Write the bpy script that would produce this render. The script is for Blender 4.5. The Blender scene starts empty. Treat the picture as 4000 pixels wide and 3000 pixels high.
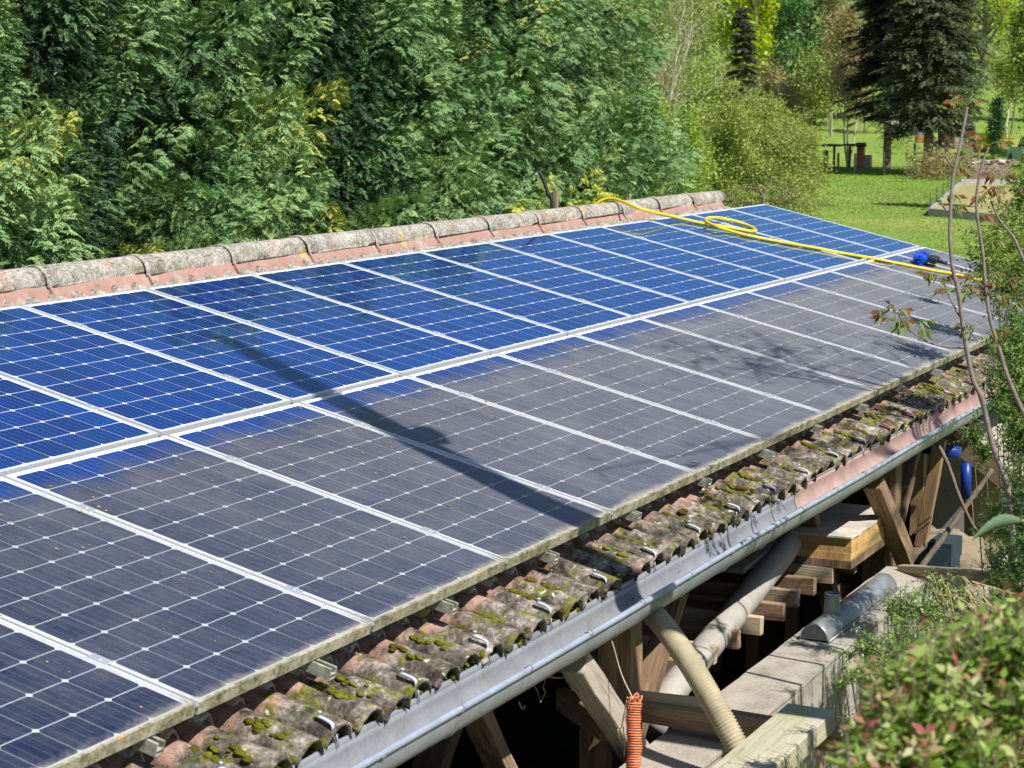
import bpy, bmesh, math, random
import numpy as np
from math import radians, sin, cos, pi, sqrt
from mathutils import Vector, Matrix, Euler, noise as mnoise
random.seed(7)
rng = np.random.default_rng(7)

# ------------------------------------------------------------------ camera, world, sun, exposure
SC = bpy.context.scene
COL = SC.collection
CC = np.array([-7.58544947, -6.4683432, 0.98412245])
CR = np.array([0.44445492, -0.89580122, 0.0])
CD = np.array([-0.1262236, -0.06262628, -0.99002301])
CF = np.array([0.88686381, 0.4400206, -0.14090581])
cam_d = bpy.data.cameras.new("camera")
cam_d.lens = 69.176; cam_d.sensor_width = 36.0
cam_d.clip_start = 0.05; cam_d.clip_end = 3000
cam_d.dof.use_dof = True; cam_d.dof.focus_distance = 11.0; cam_d.dof.aperture_fstop = 8.0
cam = bpy.data.objects.new("camera", cam_d)
cam.matrix_world = Matrix(((CR[0], -CD[0], -CF[0], CC[0]), (CR[1], -CD[1], -CF[1], CC[1]), (CR[2], -CD[2], -CF[2], CC[2]), (0, 0, 0, 1)))
COL.objects.link(cam); SC.camera = cam
SUNV = Vector((0.338, 0.941, -1.22)).normalized()      # the way the light travels
world = bpy.data.worlds.new("World"); SC.world = world; world.use_nodes = True
wn = world.node_tree
sky = wn.nodes.new("ShaderNodeTexSky"); sky.sky_type = 'NISHITA'; sky.sun_disc = False
elev = math.asin(-SUNV.z)
az = math.atan2(-SUNV.x, -SUNV.y)                       # clockwise from +Y
sky.sun_elevation = elev; sky.sun_rotation = az
sky.altitude = 300; sky.air_density = 1.0; sky.dust_density = 0.4; sky.ozone_density = 1.6
wn.nodes["Background"].inputs[1].default_value = 0.078
wn.links.new(sky.outputs[0], wn.nodes["Background"].inputs[0])
sun_d = bpy.data.lights.new("sun", 'SUN'); sun_d.energy = 5.0; sun_d.angle = radians(0.5); sun_d.color = (1.0, 0.955, 0.89)
sun = bpy.data.objects.new("sun", sun_d); sun.rotation_euler = SUNV.to_track_quat('-Z', 'Y').to_euler()
sun.location = (-10, -15, 30); COL.objects.link(sun)
SC.view_settings.view_transform = 'Standard'; SC.view_settings.look = 'None'
SC.view_settings.exposure = 0.42; SC.view_settings.gamma = 1.0
SC.cycles.max_bounces = 8; SC.cycles.transparent_max_bounces = 8

# ------------------------------------------------------------------ geometry helpers
def ray(px, py):
    return ((px-2000)/7686.24)*CR + ((py-1500)/7686.24)*CD + CF
def at(px, py, X=None, Y=None, Z=None, D=None):          # a point seen at px,py (4000x3000) at a known plane or depth
    d = ray(px, py)
    if X is not None: s = (X-CC[0])/d[0]
    elif Y is not None: s = (Y-CC[1])/d[1]
    elif Z is not None: s = (Z-CC[2])/d[2]
    else: s = D
    return Vector(CC+s*d)
TH = radians(13.115); CT = cos(TH); ST = sin(TH)
NR = np.array([0, -ST, CT])
def T(u, v, h=0.0): return Vector((u, -v*CT-h*ST, -v*ST+h*CT))     # roof frame: along ridge, down slope, above glass
def onroof(px, py, h=0.0):
    d = ray(px, py); s = (h-CC@NR)/(d@NR); p = CC+s*d
    return p[0], -(p[1]*CT+p[2]*ST)
ROOFROT = Matrix.Rotation(TH, 4, 'X')

class MB:
    def __init__(s): s.v = []; s.f = []
    def add(s, vs, fs):
        b = len(s.v); s.v += [Vector(p) for p in vs]; s.f += [tuple(i+b for i in f) for f in fs]
    def box(s, c, size, R=None):
        hx, hy, hz = size[0]/2, size[1]/2, size[2]/2
        vs = [Vector((x, y, z)) for x in (-hx, hx) for y in (-hy, hy) for z in (-hz, hz)]
        if R is not None: vs = [R @ p for p in vs]
        c = Vector(c)
        s.add([p+c for p in vs], [(0, 1, 3, 2), (4, 6, 7, 5), (0, 4, 5, 1), (2, 3, 7, 6), (0, 2, 6, 4), (1, 5, 7, 3)])
    def bar(s, p0, p1, w, h, up=(0, 0, 1), nseg=1, jit=0.0):
        p0, p1 = Vector(p0), Vector(p1); d = (p1-p0).normalized(); up = Vector(up)
        sd = d.cross(up).normalized(); u2 = sd.cross(d)
        vs = []
        for i in range(nseg+1):
            c = p0.lerp(p1, i/nseg)
            for a, b in ((-1, -1), (1, -1), (1, 1), (-1, 1)):
                j = Vector((random.uniform(-jit, jit), random.uniform(-jit, jit), random.uniform(-jit, jit)))
                vs.append(c+sd*a*w/2+u2*b*h/2+j)
        fs = [(3, 2, 1, 0), tuple(nseg*4+k for k in range(4))]
        for i in range(nseg):
            for k in range(4): fs.append((i*4+k, i*4+(k+1) % 4, i*4+4+(k+1) % 4, i*4+4+k))
        s.add(vs, fs)
    def tube(s, pts, r, n=10, caps=True):
        pts = [Vector(p) for p in pts]; m = len(pts)
        rs = r if isinstance(r, (list, tuple)) else [r]*m
        up = Vector((0, 0, 1)); vs = []
        prev = None
        for i, p in enumerate(pts):
            t = (pts[min(i+1, m-1)]-pts[max(i-1, 0)]).normalized()
            if prev is None:
                a = t.orthogonal().normalized()
            else:
                a = (prev-t*prev.dot(t)).normalized()
            prev = a; b = t.cross(a)
            for k in range(n):
                an = 2*pi*k/n; vs.append(p+(a*cos(an)+b*sin(an))*rs[i])
        fs = []
        for i in range(m-1):
            for k in range(n): fs.append((i*n+k, i*n+(k+1) % n, (i+1)*n+(k+1) % n, (i+1)*n+k))
        if caps: fs.append(tuple(range(n-1, -1, -1))); fs.append(tuple((m-1)*n+k for k in range(n)))
        s.add(vs, fs)
    def sheet(s, rows, thick=None):                      # rows of points -> grid; optional thickness vector
        m = len(rows); n = len(rows[0]); vs = [p for r in rows for p in r]; fs = []
        for i in range(m-1):
            for k in range(n-1): fs.append((i*n+k, i*n+k+1, (i+1)*n+k+1, (i+1)*n+k))
        if thick is not None:
            o = len(vs); vs += [Vector(p)+Vector(thick) for p in vs]
            for i in range(m-1):
                for k in range(n-1): fs.append((o+i*n+k, o+(i+1)*n+k, o+(i+1)*n+k+1, o+i*n+k+1))
            for k in range(n-1):
                fs.append((k, o+k, o+k+1, k+1)); q = (m-1)*n; fs.append((q+k, q+k+1, o+q+k+1, o+q+k))
            for i in range(m-1):
                fs.append((i*n, (i+1)*n, o+(i+1)*n, o+i*n)); q = n-1; fs.append((i*n+q, o+i*n+q, o+(i+1)*n+q, (i+1)*n+q))
        s.add(vs, fs)
    def mesh(s, name, smooth=False):
        me = bpy.data.meshes.new(name); me.from_pydata([tuple(p) for p in s.v], [], s.f); me.update()
        bm = bmesh.new(); bm.from_mesh(me); bmesh.ops.recalc_face_normals(bm, faces=bm.faces[:]); bm.to_mesh(me); bm.free()
        if smooth:
            me.polygons.foreach_set('use_smooth', [True]*len(me.polygons))
        return me

WM = {}                                                   # world matrices of what is built
def link(name, data, W=None, parent=None, mat=None):
    o = bpy.data.objects.new(name, data); COL.objects.link(o)
    W = W or Matrix.Identity(4)
    if mat is not None and data is not None and not data.materials: data.materials.append(mat)
    if parent is not None:
        o.parent = parent; o.matrix_basis = WM[parent.name].inverted() @ W
    else: o.matrix_basis = W
    WM[o.name] = W
    return o
def tag(o, label, cat, group=None, kind=None):
    if label: o['label'] = label
    if cat: o['category'] = cat
    if group: o['group'] = group
    if kind: o['kind'] = kind
    return o
def thing(name, loc, label, cat, group=None, R=None):
    W = Matrix.Translation(Vector(loc)) @ (R if R is not None else Matrix.Identity(4))
    return tag(link(name, None, W), label, cat, group)
def put(mb, name, mat, parent=None, smooth=False, origin=None):   # mesh in world coordinates, origin moved to its centre/bottom
    if origin is None:
        xs = [p.x for p in mb.v]; ys = [p.y for p in mb.v]; zs = [p.z for p in mb.v]
        origin = Vector(((min(xs)+max(xs))/2, (min(ys)+max(ys))/2, min(zs)))
    for p in mb.v: p -= origin
    return link(name, mb.mesh(name, smooth), Matrix.Translation(origin), parent, mat)
def structure(mb, name, mat, smooth=False):
    o = put(mb, name, mat, None, smooth, Vector((0, 0, 0))); o['kind'] = 'structure'; return o
def axis_matrix(p0, p1, up=(0, 0, 1)):
    p0, p1 = Vector(p0), Vector(p1); z = (p1-p0).normalized(); up = Vector(up)
    if abs(z.dot(up)) > 0.98: up = Vector((0, 1, 0))
    x = up.cross(z).normalized(); y = z.cross(x)
    M = Matrix((x, y, z)).transposed().to_4x4(); return Matrix.Translation(p0) @ M
def timber(name, p0, p1, w, h, mat, parent=None, up=(0, 0, 1), jit=0.0025, bev=0.004, cut=None):
    L = (Vector(p1)-Vector(p0)).length; mb = MB(); n = max(3, int(L/0.15))
    mb.bar((0, 0, 0), (0, 0, L), w, h, up=(0, 1, 0), nseg=n, jit=jit)
    if cut:
        for k in range(4): mb.v[n*4+k].z += cut*(1 if mb.v[n*4+k].x > 0 else -1)
    o = link(name, mb.mesh(name), axis_matrix(p0, p1, up), parent, mat)
    m = o.modifiers.new('b', 'BEVEL'); m.width = bev; m.segments = 1; m.limit_method = 'ANGLE'; m.angle_limit = radians(50)
    return o

# ------------------------------------------------------------------ materials
def ramp(nt, stops, x=0, interp='LINEAR'):
    r = nt.nodes.new('ShaderNodeValToRGB'); r.color_ramp.interpolation = interp
    e = r.color_ramp.elements
    while len(e) < len(stops): e.new(0.5)
    for i, (p, c) in enumerate(stops):
        e[i].position = p; e[i].color = (*c, 1) if len(c) == 3 else c
    return r
class NT:
    def __init__(s, name):
        s.m = bpy.data.materials.new(name); s.m.use_nodes = True; s.t = s.m.node_tree; s.t.nodes.clear()
        s.out = s.t.nodes.new('ShaderNodeOutputMaterial'); s.p = s.t.nodes.new('ShaderNodeBsdfPrincipled')
        s.t.links.new(s.p.outputs[0], s.out.inputs[0])
    def L(s, a, b): s.t.links.new(a, b)
    def coord(s, kind='Object', scale=(1, 1, 1), rot=(0, 0, 0)):
        tc = s.t.nodes.new('ShaderNodeTexCoord'); mp = s.t.nodes.new('ShaderNodeMapping')
        mp.inputs['Scale'].default_value = scale; mp.inputs['Rotation'].default_value = rot
        s.L(tc.outputs[kind], mp.inputs[0]); return mp.outputs[0]
    def pos(s, scale=(1, 1, 1), rot=(0, 0, 0)):
        g = s.t.nodes.new('ShaderNodeNewGeometry'); mp = s.t.nodes.new('ShaderNodeMapping')
        mp.inputs['Scale'].default_value = scale; mp.inputs['Rotation'].default_value = rot
        s.L(g.outputs['Position'], mp.inputs[0]); return mp.outputs[0]
    def noise(s, vec, scale=5, detail=5, rough=0.6, dist=0.0):
        n = s.t.nodes.new('ShaderNodeTexNoise'); n.inputs['Scale'].default_value = scale; n.inputs['Detail'].default_value = detail
        n.inputs['Roughness'].default_value = rough; n.inputs['Distortion'].default_value = dist; s.L(vec, n.inputs['Vector']); return n.outputs['Fac']
    def ramp(s, fac, stops, interp='LINEAR'):
        r = ramp(s.t, stops, interp=interp); s.L(fac, r.inputs[0]); return r.outputs[0]
    def math(s, op, a, b=None, c=None, clamp=False):
        n = s.t.nodes.new('ShaderNodeMath'); n.operation = op; n.use_clamp = clamp
        for i, q in enumerate((a, b, c)):
            if q is None: continue
            if isinstance(q, (int, float)): n.inputs[i].default_value = q
            else: s.L(q, n.inputs[i])
        return n.outputs[0]
    def mix(s, f, a, b, mode='MIX'):
        n = s.t.nodes.new('ShaderNodeMix'); n.data_type = 'RGBA'; n.blend_type = mode
        for i, q in ((0, f), (6, a), (7, b)):
            if isinstance(q, (int, float)): n.inputs[i].default_value = q
            elif isinstance(q, tuple): n.inputs[i].default_value = (*q, 1) if len(q) == 3 else q
            else: s.L(q, n.inputs[i])
        return n.outputs[2]
    def sep(s, vec):
        n = s.t.nodes.new('ShaderNodeSeparateXYZ'); s.L(vec, n.inputs[0]); return n.outputs
    def rnd(s): return s.t.nodes.new('ShaderNodeObjectInfo').outputs['Random']
    def base(s, c):
        if isinstance(c, tuple): s.p.inputs['Base Color'].default_value = (*c, 1)
        else: s.L(c, s.p.inputs['Base Color'])
        return s
    def set(s, **k):
        for a, b in k.items():
            n = {'rough': 'Roughness', 'metal': 'Metallic', 'spec': 'Specular IOR Level', 'ior': 'IOR', 'coat': 'Coat Weight', 'coatr': 'Coat Roughness'}[a]
            if isinstance(b, (int, float)): s.p.inputs[n].default_value = b
            else: s.L(b, s.p.inputs[n])
        return s
    def bump(s, fac, strength=0.4, dist=0.01):
        n = s.t.nodes.new('ShaderNodeBump'); n.inputs['Strength'].default_value = strength; n.inputs['Distance'].default_value = dist
        s.L(fac, n.inputs['Height']); s.L(n.outputs[0], s.p.inputs['Normal']); return s
def plain(name, c, rough=0.6, metal=0.0, var=0.25, scale=12, bump=0.2, bd=0.004, spec=0.4, coordk='Object', stretch=(1, 1, 1)):
    n = NT(name); v = n.coord(coordk, stretch); f = n.noise(v, scale, 6)
    n.base(n.ramp(f, [(0.25, tuple(x*(1-var) for x in c)), (0.75, tuple(min(1, x*(1+var)) for x in c))])).set(rough=rough, metal=metal, spec=spec).bump(f, bump, bd)
    return n.m
def wood(name, dark, mid, light, tint=None, rough=0.8):
    n = NT(name); v = n.coord('Object', (1, 1, 0.06)); r = n.rnd()
    ad = n.t.nodes.new('ShaderNodeVectorMath'); ad.operation = 'ADD'; n.L(v, ad.inputs[0])
    cb = n.t.nodes.new('ShaderNodeCombineXYZ'); n.L(n.math('MULTIPLY', r, 30.0), cb.inputs[0]); n.L(cb.outputs[0], ad.inputs[1]); v = ad.outputs[0]
    f1 = n.noise(v, 60, 6, 0.65, 1.0); f2 = n.noise(v, 7, 3, 0.5)
    f = n.math('ADD', n.math('MULTIPLY', f1, 0.65), n.math('MULTIPLY', f2, 0.4))
    c = n.ramp(f, [(0.36, dark), (0.52, mid), (0.7, light)])
    if tint:
        g = n.noise(n.coord('Object', (1, 1, 0.3)), 6, 4); c = n.mix(n.ramp(g, [(0.5, (0, 0, 0)), (0.65, (0.7, 0.7, 0.7))]), c, tint)
    c = n.mix(1.0, c, n.ramp(r, [(0, (0.8, 0.8, 0.8)), (1, (1.1, 1.1, 1.1))]), 'MULTIPLY')
    n.base(c).set(rough=rough, spec=0.2).bump(f1, 0.6, 0.004); return n.m

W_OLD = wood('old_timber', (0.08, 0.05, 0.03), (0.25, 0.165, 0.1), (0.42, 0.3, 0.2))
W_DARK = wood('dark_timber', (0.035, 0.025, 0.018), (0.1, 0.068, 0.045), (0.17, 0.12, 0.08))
W_PALE = wood('pale_timber', (0.3, 0.22, 0.14), (0.48, 0.38, 0.26), (0.62, 0.52, 0.38))
W_GREY = wood('weathered_timber', (0.14, 0.115, 0.09), (0.34, 0.29, 0.235), (0.5, 0.44, 0.37))
W_GREEN = wood('mossy_timber', (0.3, 0.27, 0.18), (0.45, 0.42, 0.3), (0.56, 0.53, 0.4), (0.36, 0.36, 0.19))
W_YEL = wood('yellow_timber', (0.4, 0.23, 0.07), (0.62, 0.39, 0.14), (0.74, 0.52, 0.24))
M_DUSTY = plain('dusty_sheet', (0.55, 0.5, 0.43), 0.9, var=0.25, scale=14)
W_STUD = wood('stud_timber', (0.16, 0.1, 0.05), (0.32, 0.21, 0.11), (0.45, 0.3, 0.17))

def m_tile():
    n = NT('lichened_tile'); v = n.pos(); r = n.rnd()
    a = n.noise(v, 9, 8, 0.7, 0.4); b = n.noise(v, 42, 6, 0.7); c = n.noise(v, 3.1, 3, 0.5)
    base = n.ramp(n.math('ADD', n.math('MULTIPLY', a, 0.65), n.math('MULTIPLY', b, 0.35)),
                  [(0.39, (0.022, 0.021, 0.02)), (0.46, (0.085, 0.072, 0.058)), (0.52, (0.17, 0.145, 0.12)), (0.58, (0.35, 0.305, 0.265)), (0.65, (0.58, 0.53, 0.48))])
    pink = n.ramp(b, [(0.3, (0.4, 0.2, 0.145)), (0.7, (0.55, 0.33, 0.26))])
    o = n.sep(n.coord('Object'))[1]                        # local y runs up the slope: the sheltered top end keeps its clay colour
    up = n.math('ADD', n.math('MULTIPLY', o, 12.0), n.math('MULTIPLY', n.math('SUBTRACT', a, 0.5), 4.0))
    k = n.math('MULTIPLY', n.math('SUBTRACT', up, 2.65, clamp=True), 0.85)
    col = n.mix(k, base, pink)
    k2 = n.math('MULTIPLY', n.math('SUBTRACT', n.noise(v, 5.5, 5, 0.6), 0.6), 9.0, clamp=True)
    col = n.mix(n.math('MULTIPLY', k2, 0.55), col, pink)
    # flat crusty moss film and pale lichen spots
    m = n.math('MULTIPLY', n.math('SUBTRACT', n.noise(v, 13, 6, 0.65), 0.53), 12.0, clamp=True)
    col = n.mix(m, col, n.ramp(b, [(0.35, (0.08, 0.085, 0.015)), (0.65, (0.24, 0.23, 0.045))]))
    w = n.math('MULTIPLY', n.math('SUBTRACT', n.noise(v, 26, 3, 0.5), 0.665), 22.0, clamp=True)
    col = n.mix(w, col, (0.55, 0.54, 0.46))
    n.base(col).set(rough=0.92, spec=0.15).bump(n.math('ADD', a, n.math('MULTIPLY', b, 0.6)), 0.9, 0.012); return n.m
M_TILE = m_tile()
def m_rooftile():
    n = NT('grey_lichen_tile'); v = n.pos(); a = n.noise(v, 11, 8, 0.75, 0.5); b = n.noise(v, 60, 5, 0.7)
    col = n.ramp(n.math('ADD', n.math('MULTIPLY', a, 0.45), n.math('MULTIPLY', b, 0.55)), [(0.38, (0.1, 0.085, 0.06)), (0.45, (0.26, 0.23, 0.18)), (0.52, (0.4, 0.37, 0.33)), (0.62, (0.64, 0.61, 0.57))])
    g = n.math('MULTIPLY', n.math('SUBTRACT', n.noise(v, 7, 5, 0.6), 0.58), 12.0, clamp=True)
    col = n.mix(n.math('MULTIPLY', g, 0.5), col, (0.24, 0.21, 0.12))
    y = n.math('MULTIPLY', n.math('SUBTRACT', n.noise(v, 4.2, 4, 0.6), 0.64), 16.0, clamp=True)
    col = n.mix(y, col, (0.6, 0.4, 0.06))
    p = n.math('MULTIPLY', n.math('SUBTRACT', n.noise(v, 3.2, 6, 0.7, 0.5), 0.57), 10.0, clamp=True)
    col = n.mix(n.math('MULTIPLY', p, 0.75), col, (0.5, 0.27, 0.2))
    n.base(col).set(rough=0.95, spec=0.1).bump(n.math('ADD', a, b), 0.8, 0.01); return n.m
M_RTILE = m_rooftile()
def m_mortar():
    n = NT('pink_mortar'); v = n.pos(); a = n.noise(v, 8, 7, 0.7); b = n.noise(v, 50, 4, 0.6)
    col = n.ramp(a, [(0.3, (0.2, 0.16, 0.12)), (0.4, (0.34, 0.2, 0.16)), (0.55, (0.37, 0.22, 0.185)), (0.66, (0.38, 0.33, 0.28))])
    y = n.math('MULTIPLY', n.math('SUBTRACT', n.noise(v, 4.2, 4, 0.6), 0.63), 16.0, clamp=True)
    n.base(n.mix(y, col, (0.58, 0.4, 0.08))).set(rough=0.9, spec=0.15).bump(b, 0.5, 0.006); return n.m
M_MORTAR = m_mortar()
def m_moss():
    n = NT('moss'); v = n.pos(); a = n.noise(v, 12, 4, 0.6); b = n.noise(v, 140, 5, 0.8)
    col = n.ramp(a, [(0.32, (0.18, 0.09, 0.02)), (0.42, (0.17, 0.15, 0.02)), (0.55, (0.27, 0.27, 0.03)), (0.68, (0.34, 0.38, 0.06))])
    col = n.mix(1.0, col, n.ramp(b, [(0.3, (0.35, 0.35, 0.35)), (0.7, (1.25, 1.25, 1.25))]), 'MULTIPLY')
    n.base(col).set(rough=1.0, spec=0.05).bump(b, 1.0, 0.012); return n.m
M_MOSS = m_moss()
def m_zinc(name, c, stain, dirt=0.4):
    n = NT(name); v = n.pos(); a = n.noise(v, 6, 6, 0.65); b = n.noise(v, 45, 4, 0.6)
    col = n.ramp(n.math('ADD', n.math('MULTIPLY', a, 0.7), n.math('MULTIPLY', b, 0.3)), [(0.35, tuple(x*0.72 for x in c)), (0.6, c), (0.72, tuple(min(1, x*1.15) for x in c))])
    k = n.math('MULTIPLY', n.math('SUBTRACT', n.noise(v, 8, 7, 0.75), 0.56), 8.0, clamp=True)
    n.base(n.mix(n.math('MULTIPLY', k, dirt), col, stain)).set(rough=0.42, metal=0.25, spec=0.5).bump(b, 0.08, 0.003); return n.m
M_ZINC = m_zinc('grey_gutter_zinc', (0.33, 0.35, 0.375), (0.26, 0.23, 0.16), 0.8)
M_BEAD = m_zinc('blue_grey_bead', (0.42, 0.48, 0.58), (0.34, 0.35, 0.36), 0.5)
M_ZINC2 = m_zinc('grey_pipe', (0.3, 0.32, 0.33), (0.2, 0.17, 0.12), 0.8)
M_PINKG = m_zinc('pink_gutter', (0.48, 0.33, 0.29), (0.26, 0.25, 0.1), 1.0); M_PINKG.node_tree.nodes['Principled BSDF'].inputs['Metallic'].default_value = 0
M_DUCT = m_zinc('dusty_duct', (0.45, 0.42, 0.37), (0.3, 0.26, 0.2), 0.5); M_DUCT.node_tree.nodes['Principled BSDF'].inputs['Metallic'].default_value = 0
M_PLAS = plain('pale_plastic', (0.5, 0.55, 0.64), 0.4, var=0.06, bump=0.02)
M_PINKC = plain('pink_plastic', (0.42, 0.14, 0.1), 0.5, var=0.1)
M_ALU = plain('aluminium', (0.62, 0.64, 0.67), 0.38, metal=0.55, var=0.08, bump=0.05)
def m_rail():
    n = NT('dirty_rail'); v = n.pos(); a = n.noise(v, 30, 5, 0.7)
    n.base(n.ramp(a, [(0.35, (0.2, 0.2, 0.12)), (0.55, (0.42, 0.43, 0.36)), (0.7, (0.58, 0.6, 0.55))])).set(rough=0.6, metal=0.2); return n.m
M_RAIL = m_rail()
def m_frame(dirty):
    n = NT('panel_frame_dirty' if dirty else 'panel_frame_clean'); v = n.pos(); a = n.noise(v, 14, 6, 0.7); b = n.noise(v, 70, 4, 0.7)
    clean = n.ramp(b, [(0.4, (0.6, 0.62, 0.65)), (0.6, (0.74, 0.76, 0.79))])
    if dirty:
        y = n.sep(n.coord('Object'))[1]
        k = n.math('SUBTRACT', 1.0, n.math('MULTIPLY', y, 9.0), clamp=True)     # the lower end collects lichen and grime
        z = n.sep(n.coord('Object'))[2]
        lich = n.ramp(n.math('ADD', n.math('MULTIPLY', a, 0.6), n.math('MULTIPLY', b, 0.4)), [(0.36, (0.06, 0.06, 0.03)), (0.45, (0.2, 0.19, 0.1)), (0.53, (0.38, 0.34, 0.24)), (0.62, (0.5, 0.46, 0.36)), (0.7, (0.36, 0.38, 0.1))])
        o = n.math('MULTIPLY', n.math('SUBTRACT', n.noise(v, 22, 3, 0.5), 0.655), 25.0, clamp=True)
        lich = n.mix(o, lich, (0.66, 0.33, 0.05))
        side = n.mix(n.math('MULTIPLY', a, 0.55, clamp=True), clean, (0.5, 0.48, 0.4))
        n.base(n.mix(k, side, lich)).set(rough=0.7, metal=0.1).bump(b, 0.5, 0.004)
    else:
        n.base(clean).set(rough=0.4, metal=0.3)
    return n.m
M_FR_D, M_FR_C = m_frame(True), m_frame(False)
PW, PL, CELL = 0.99, 1.637-0.02, 0.1575
def m_cells(dusty):
    n = NT('dusty_solar_cells' if dusty else 'wet_clean_solar_cells')
    o = n.sep(n.coord('Object')); x, y = o[0], o[1]
    x0 = (PW-6*CELL)/2; y0 = (PL-10*CELL)/2
    gx = n.math('DIVIDE', n.math('SUBTRACT', x, x0), CELL); gy = n.math('DIVIDE', n.math('SUBTRACT', y, y0), CELL)
    inx = n.math('MULTIPLY', n.math('GREATER_THAN', gx, 0.0), n.math('LESS_THAN', gx, 6.0))
    iny = n.math('MULTIPLY', n.math('GREATER_THAN', gy, 0.0), n.math('LESS_THAN', gy, 10.0))
    inside = n.math('MULTIPLY', inx, iny)
    def edge(g):
        f = n.math('FRACT', g); return n.math('MULTIPLY', n.math('MINIMUM', f, n.math('SUBTRACT', 1.0, f)), CELL)
    dx, dy = edge(gx), edge(gy)
    line = n.math('MAXIMUM', n.math('MULTIPLY', n.math('LESS_THAN', dx, 0.0013), 0.55), n.math('LESS_THAN', dy, 0.0017))
    dia = n.math('LESS_THAN', n.math('ADD', dx, dy), 0.0135)
    white = n.math('MAXIMUM', line, dia)
    white = n.math('MAXIMUM', white, n.math('SUBTRACT', 1.0, inside))
    f4 = n.math('FRACT', n.math('MULTIPLY', gx, 4.0)); bus = n.math('MULTIPLY', n.math('ABSOLUTE', n.math('SUBTRACT', f4, 0.0)), CELL/4)
    bus = n.math('MINIMUM', bus, n.math('SUBTRACT', CELL/4, bus)); bus = n.math('LESS_THAN', bus, 0.0009)
    pos = n.pos()
    cellid = n.t.nodes.new('ShaderNodeTexWhiteNoise'); cellid.noise_dimensions = '3D'
    cv = n.t.nodes.new('ShaderNodeCombineXYZ'); n.L(n.math('FLOOR', gx), cv.inputs[0]); n.L(n.math('FLOOR', gy), cv.inputs[1]); n.L(n.math('MULTIPLY', n.rnd(), 97.0), cv.inputs[2])
    n.L(cv.outputs[0], cellid.inputs['Vector'])
    cell = n.ramp(cellid.outputs['Value'], [(0, (0.006, 0.026, 0.14)), (1, (0.009, 0.042, 0.21))])
    # drying streaks that leave duller patches on the washed glass
    st = n.noise(n.pos((0.8, 2.2, 1)), 1.6, 4, 0.55, 0.4)
    col = n.mix(n.math('MULTIPLY', bus, 0.32), cell, (0.4, 0.5, 0.7))
    col = n.mix(white, col, (0.78, 0.82, 0.86))
    if dusty:
        dry = n.mix(white, (0.014, 0.021, 0.052), (0.55, 0.58, 0.62)); dry = n.mix(n.math('MULTIPLY', n.math('MULTIPLY', bus, 0.3), n.math('SUBTRACT', 1.0, white)), dry, (0.3, 0.33, 0.4))
        big = n.noise(n.pos((1.0, 1.0, 1)), 2.3, 6, 0.65, 0.6); fine = n.noise(n.pos((34, 34, 34)), 1.0, 7, 0.8); speck = n.noise(pos, 55, 4, 0.6)
        streak = n.noise(n.coord('Object', (16, 2.2, 1)), 1.0, 5, 0.65)
        lw = n.t.nodes.new('ShaderNodeLayerWeight'); lw.inputs[0].default_value = 0.5      # a thin dust film hides more at a grazing look
        d = n.math('ADD', n.math('ADD', 0.49, n.math('MULTIPLY', n.math('SUBTRACT', lw.outputs['Facing'], 0.76), 2.2)), n.math('MULTIPLY', n.math('SUBTRACT', big, 0.5), 0.6))
        d = n.math('ADD', d, n.math('MULTIPLY', n.math('SUBTRACT', fine, 0.5), 0.42)); d = n.math('ADD', d, n.math('MULTIPLY', n.math('SUBTRACT', streak, 0.5), 0.4))
        # the band below the washed row is wetted and clean, with a ragged edge
        wx = n.noise(n.pos((1, 0, 0)), 3.2, 4, 0.6)
        wet = n.math('SUBTRACT', PL-0.09, n.math('ADD', y, n.math('MULTIPLY', n.math('SUBTRACT', wx, 0.5), -0.55)))
        wetk = n.math('ADD', n.math('MULTIPLY', wet, 5.0), 0.1, clamp=True)
        # grime gathered along the lower frame
        low = n.math('MULTIPLY', n.math('SUBTRACT', n.math('ADD', -0.015, n.math('MULTIPLY', n.math('ADD', fine, big), 0.07)), y), 16.0, clamp=True)
        d = n.math('MULTIPLY', n.math('ADD', d, n.math('MULTIPLY', low, 0.8), clamp=True), wetk, clamp=True)
        dust = n.mix(low, (0.2, 0.205, 0.215), (0.36, 0.32, 0.24))
        sp = n.math('MULTIPLY', n.math('SUBTRACT', speck, 0.72), 18.0, clamp=True)
        dust = n.mix(sp, dust, (0.55, 0.45, 0.25))
        col = n.mix(wetk, col, dry)
        col = n.mix(d, col, dust)
        n.base(col).set(rough=n.math('ADD', 0.06, n.math('MULTIPLY', d, 0.85), clamp=True), spec=0.4)
    else:
        k = n.math('MULTIPLY', n.math('SUBTRACT', st, 0.52), 5.0, clamp=True)
        col = n.mix(n.math('MULTIPLY', k, 0.45), col, n.mix(white, (0.02, 0.035, 0.075), (0.5, 0.55, 0.6)))
        n.base(col).set(rough=0.5, spec=0.0)
        # wet glass over a blue anti-reflection coating
        fr_ = n.t.nodes.new('ShaderNodeFresnel'); fr_.inputs[0].default_value = 1.52
        gl_ = n.t.nodes.new('ShaderNodeBsdfGlossy'); gl_.inputs['Roughness'].default_value = 0.04; gl_.inputs['Color'].default_value = (0.5, 0.8, 1.0, 1)
        mx = n.t.nodes.new('ShaderNodeMixShader'); n.L(fr_.outputs[0], mx.inputs[0]); n.L(n.p.outputs[0], mx.inputs[1]); n.L(gl_.outputs[0], mx.inputs[2]); n.L(mx.outputs[0], n.out.inputs[0])
    return n.m
M_CELL_D, M_CELL_C = m_cells(True), m_cells(False)
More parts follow.
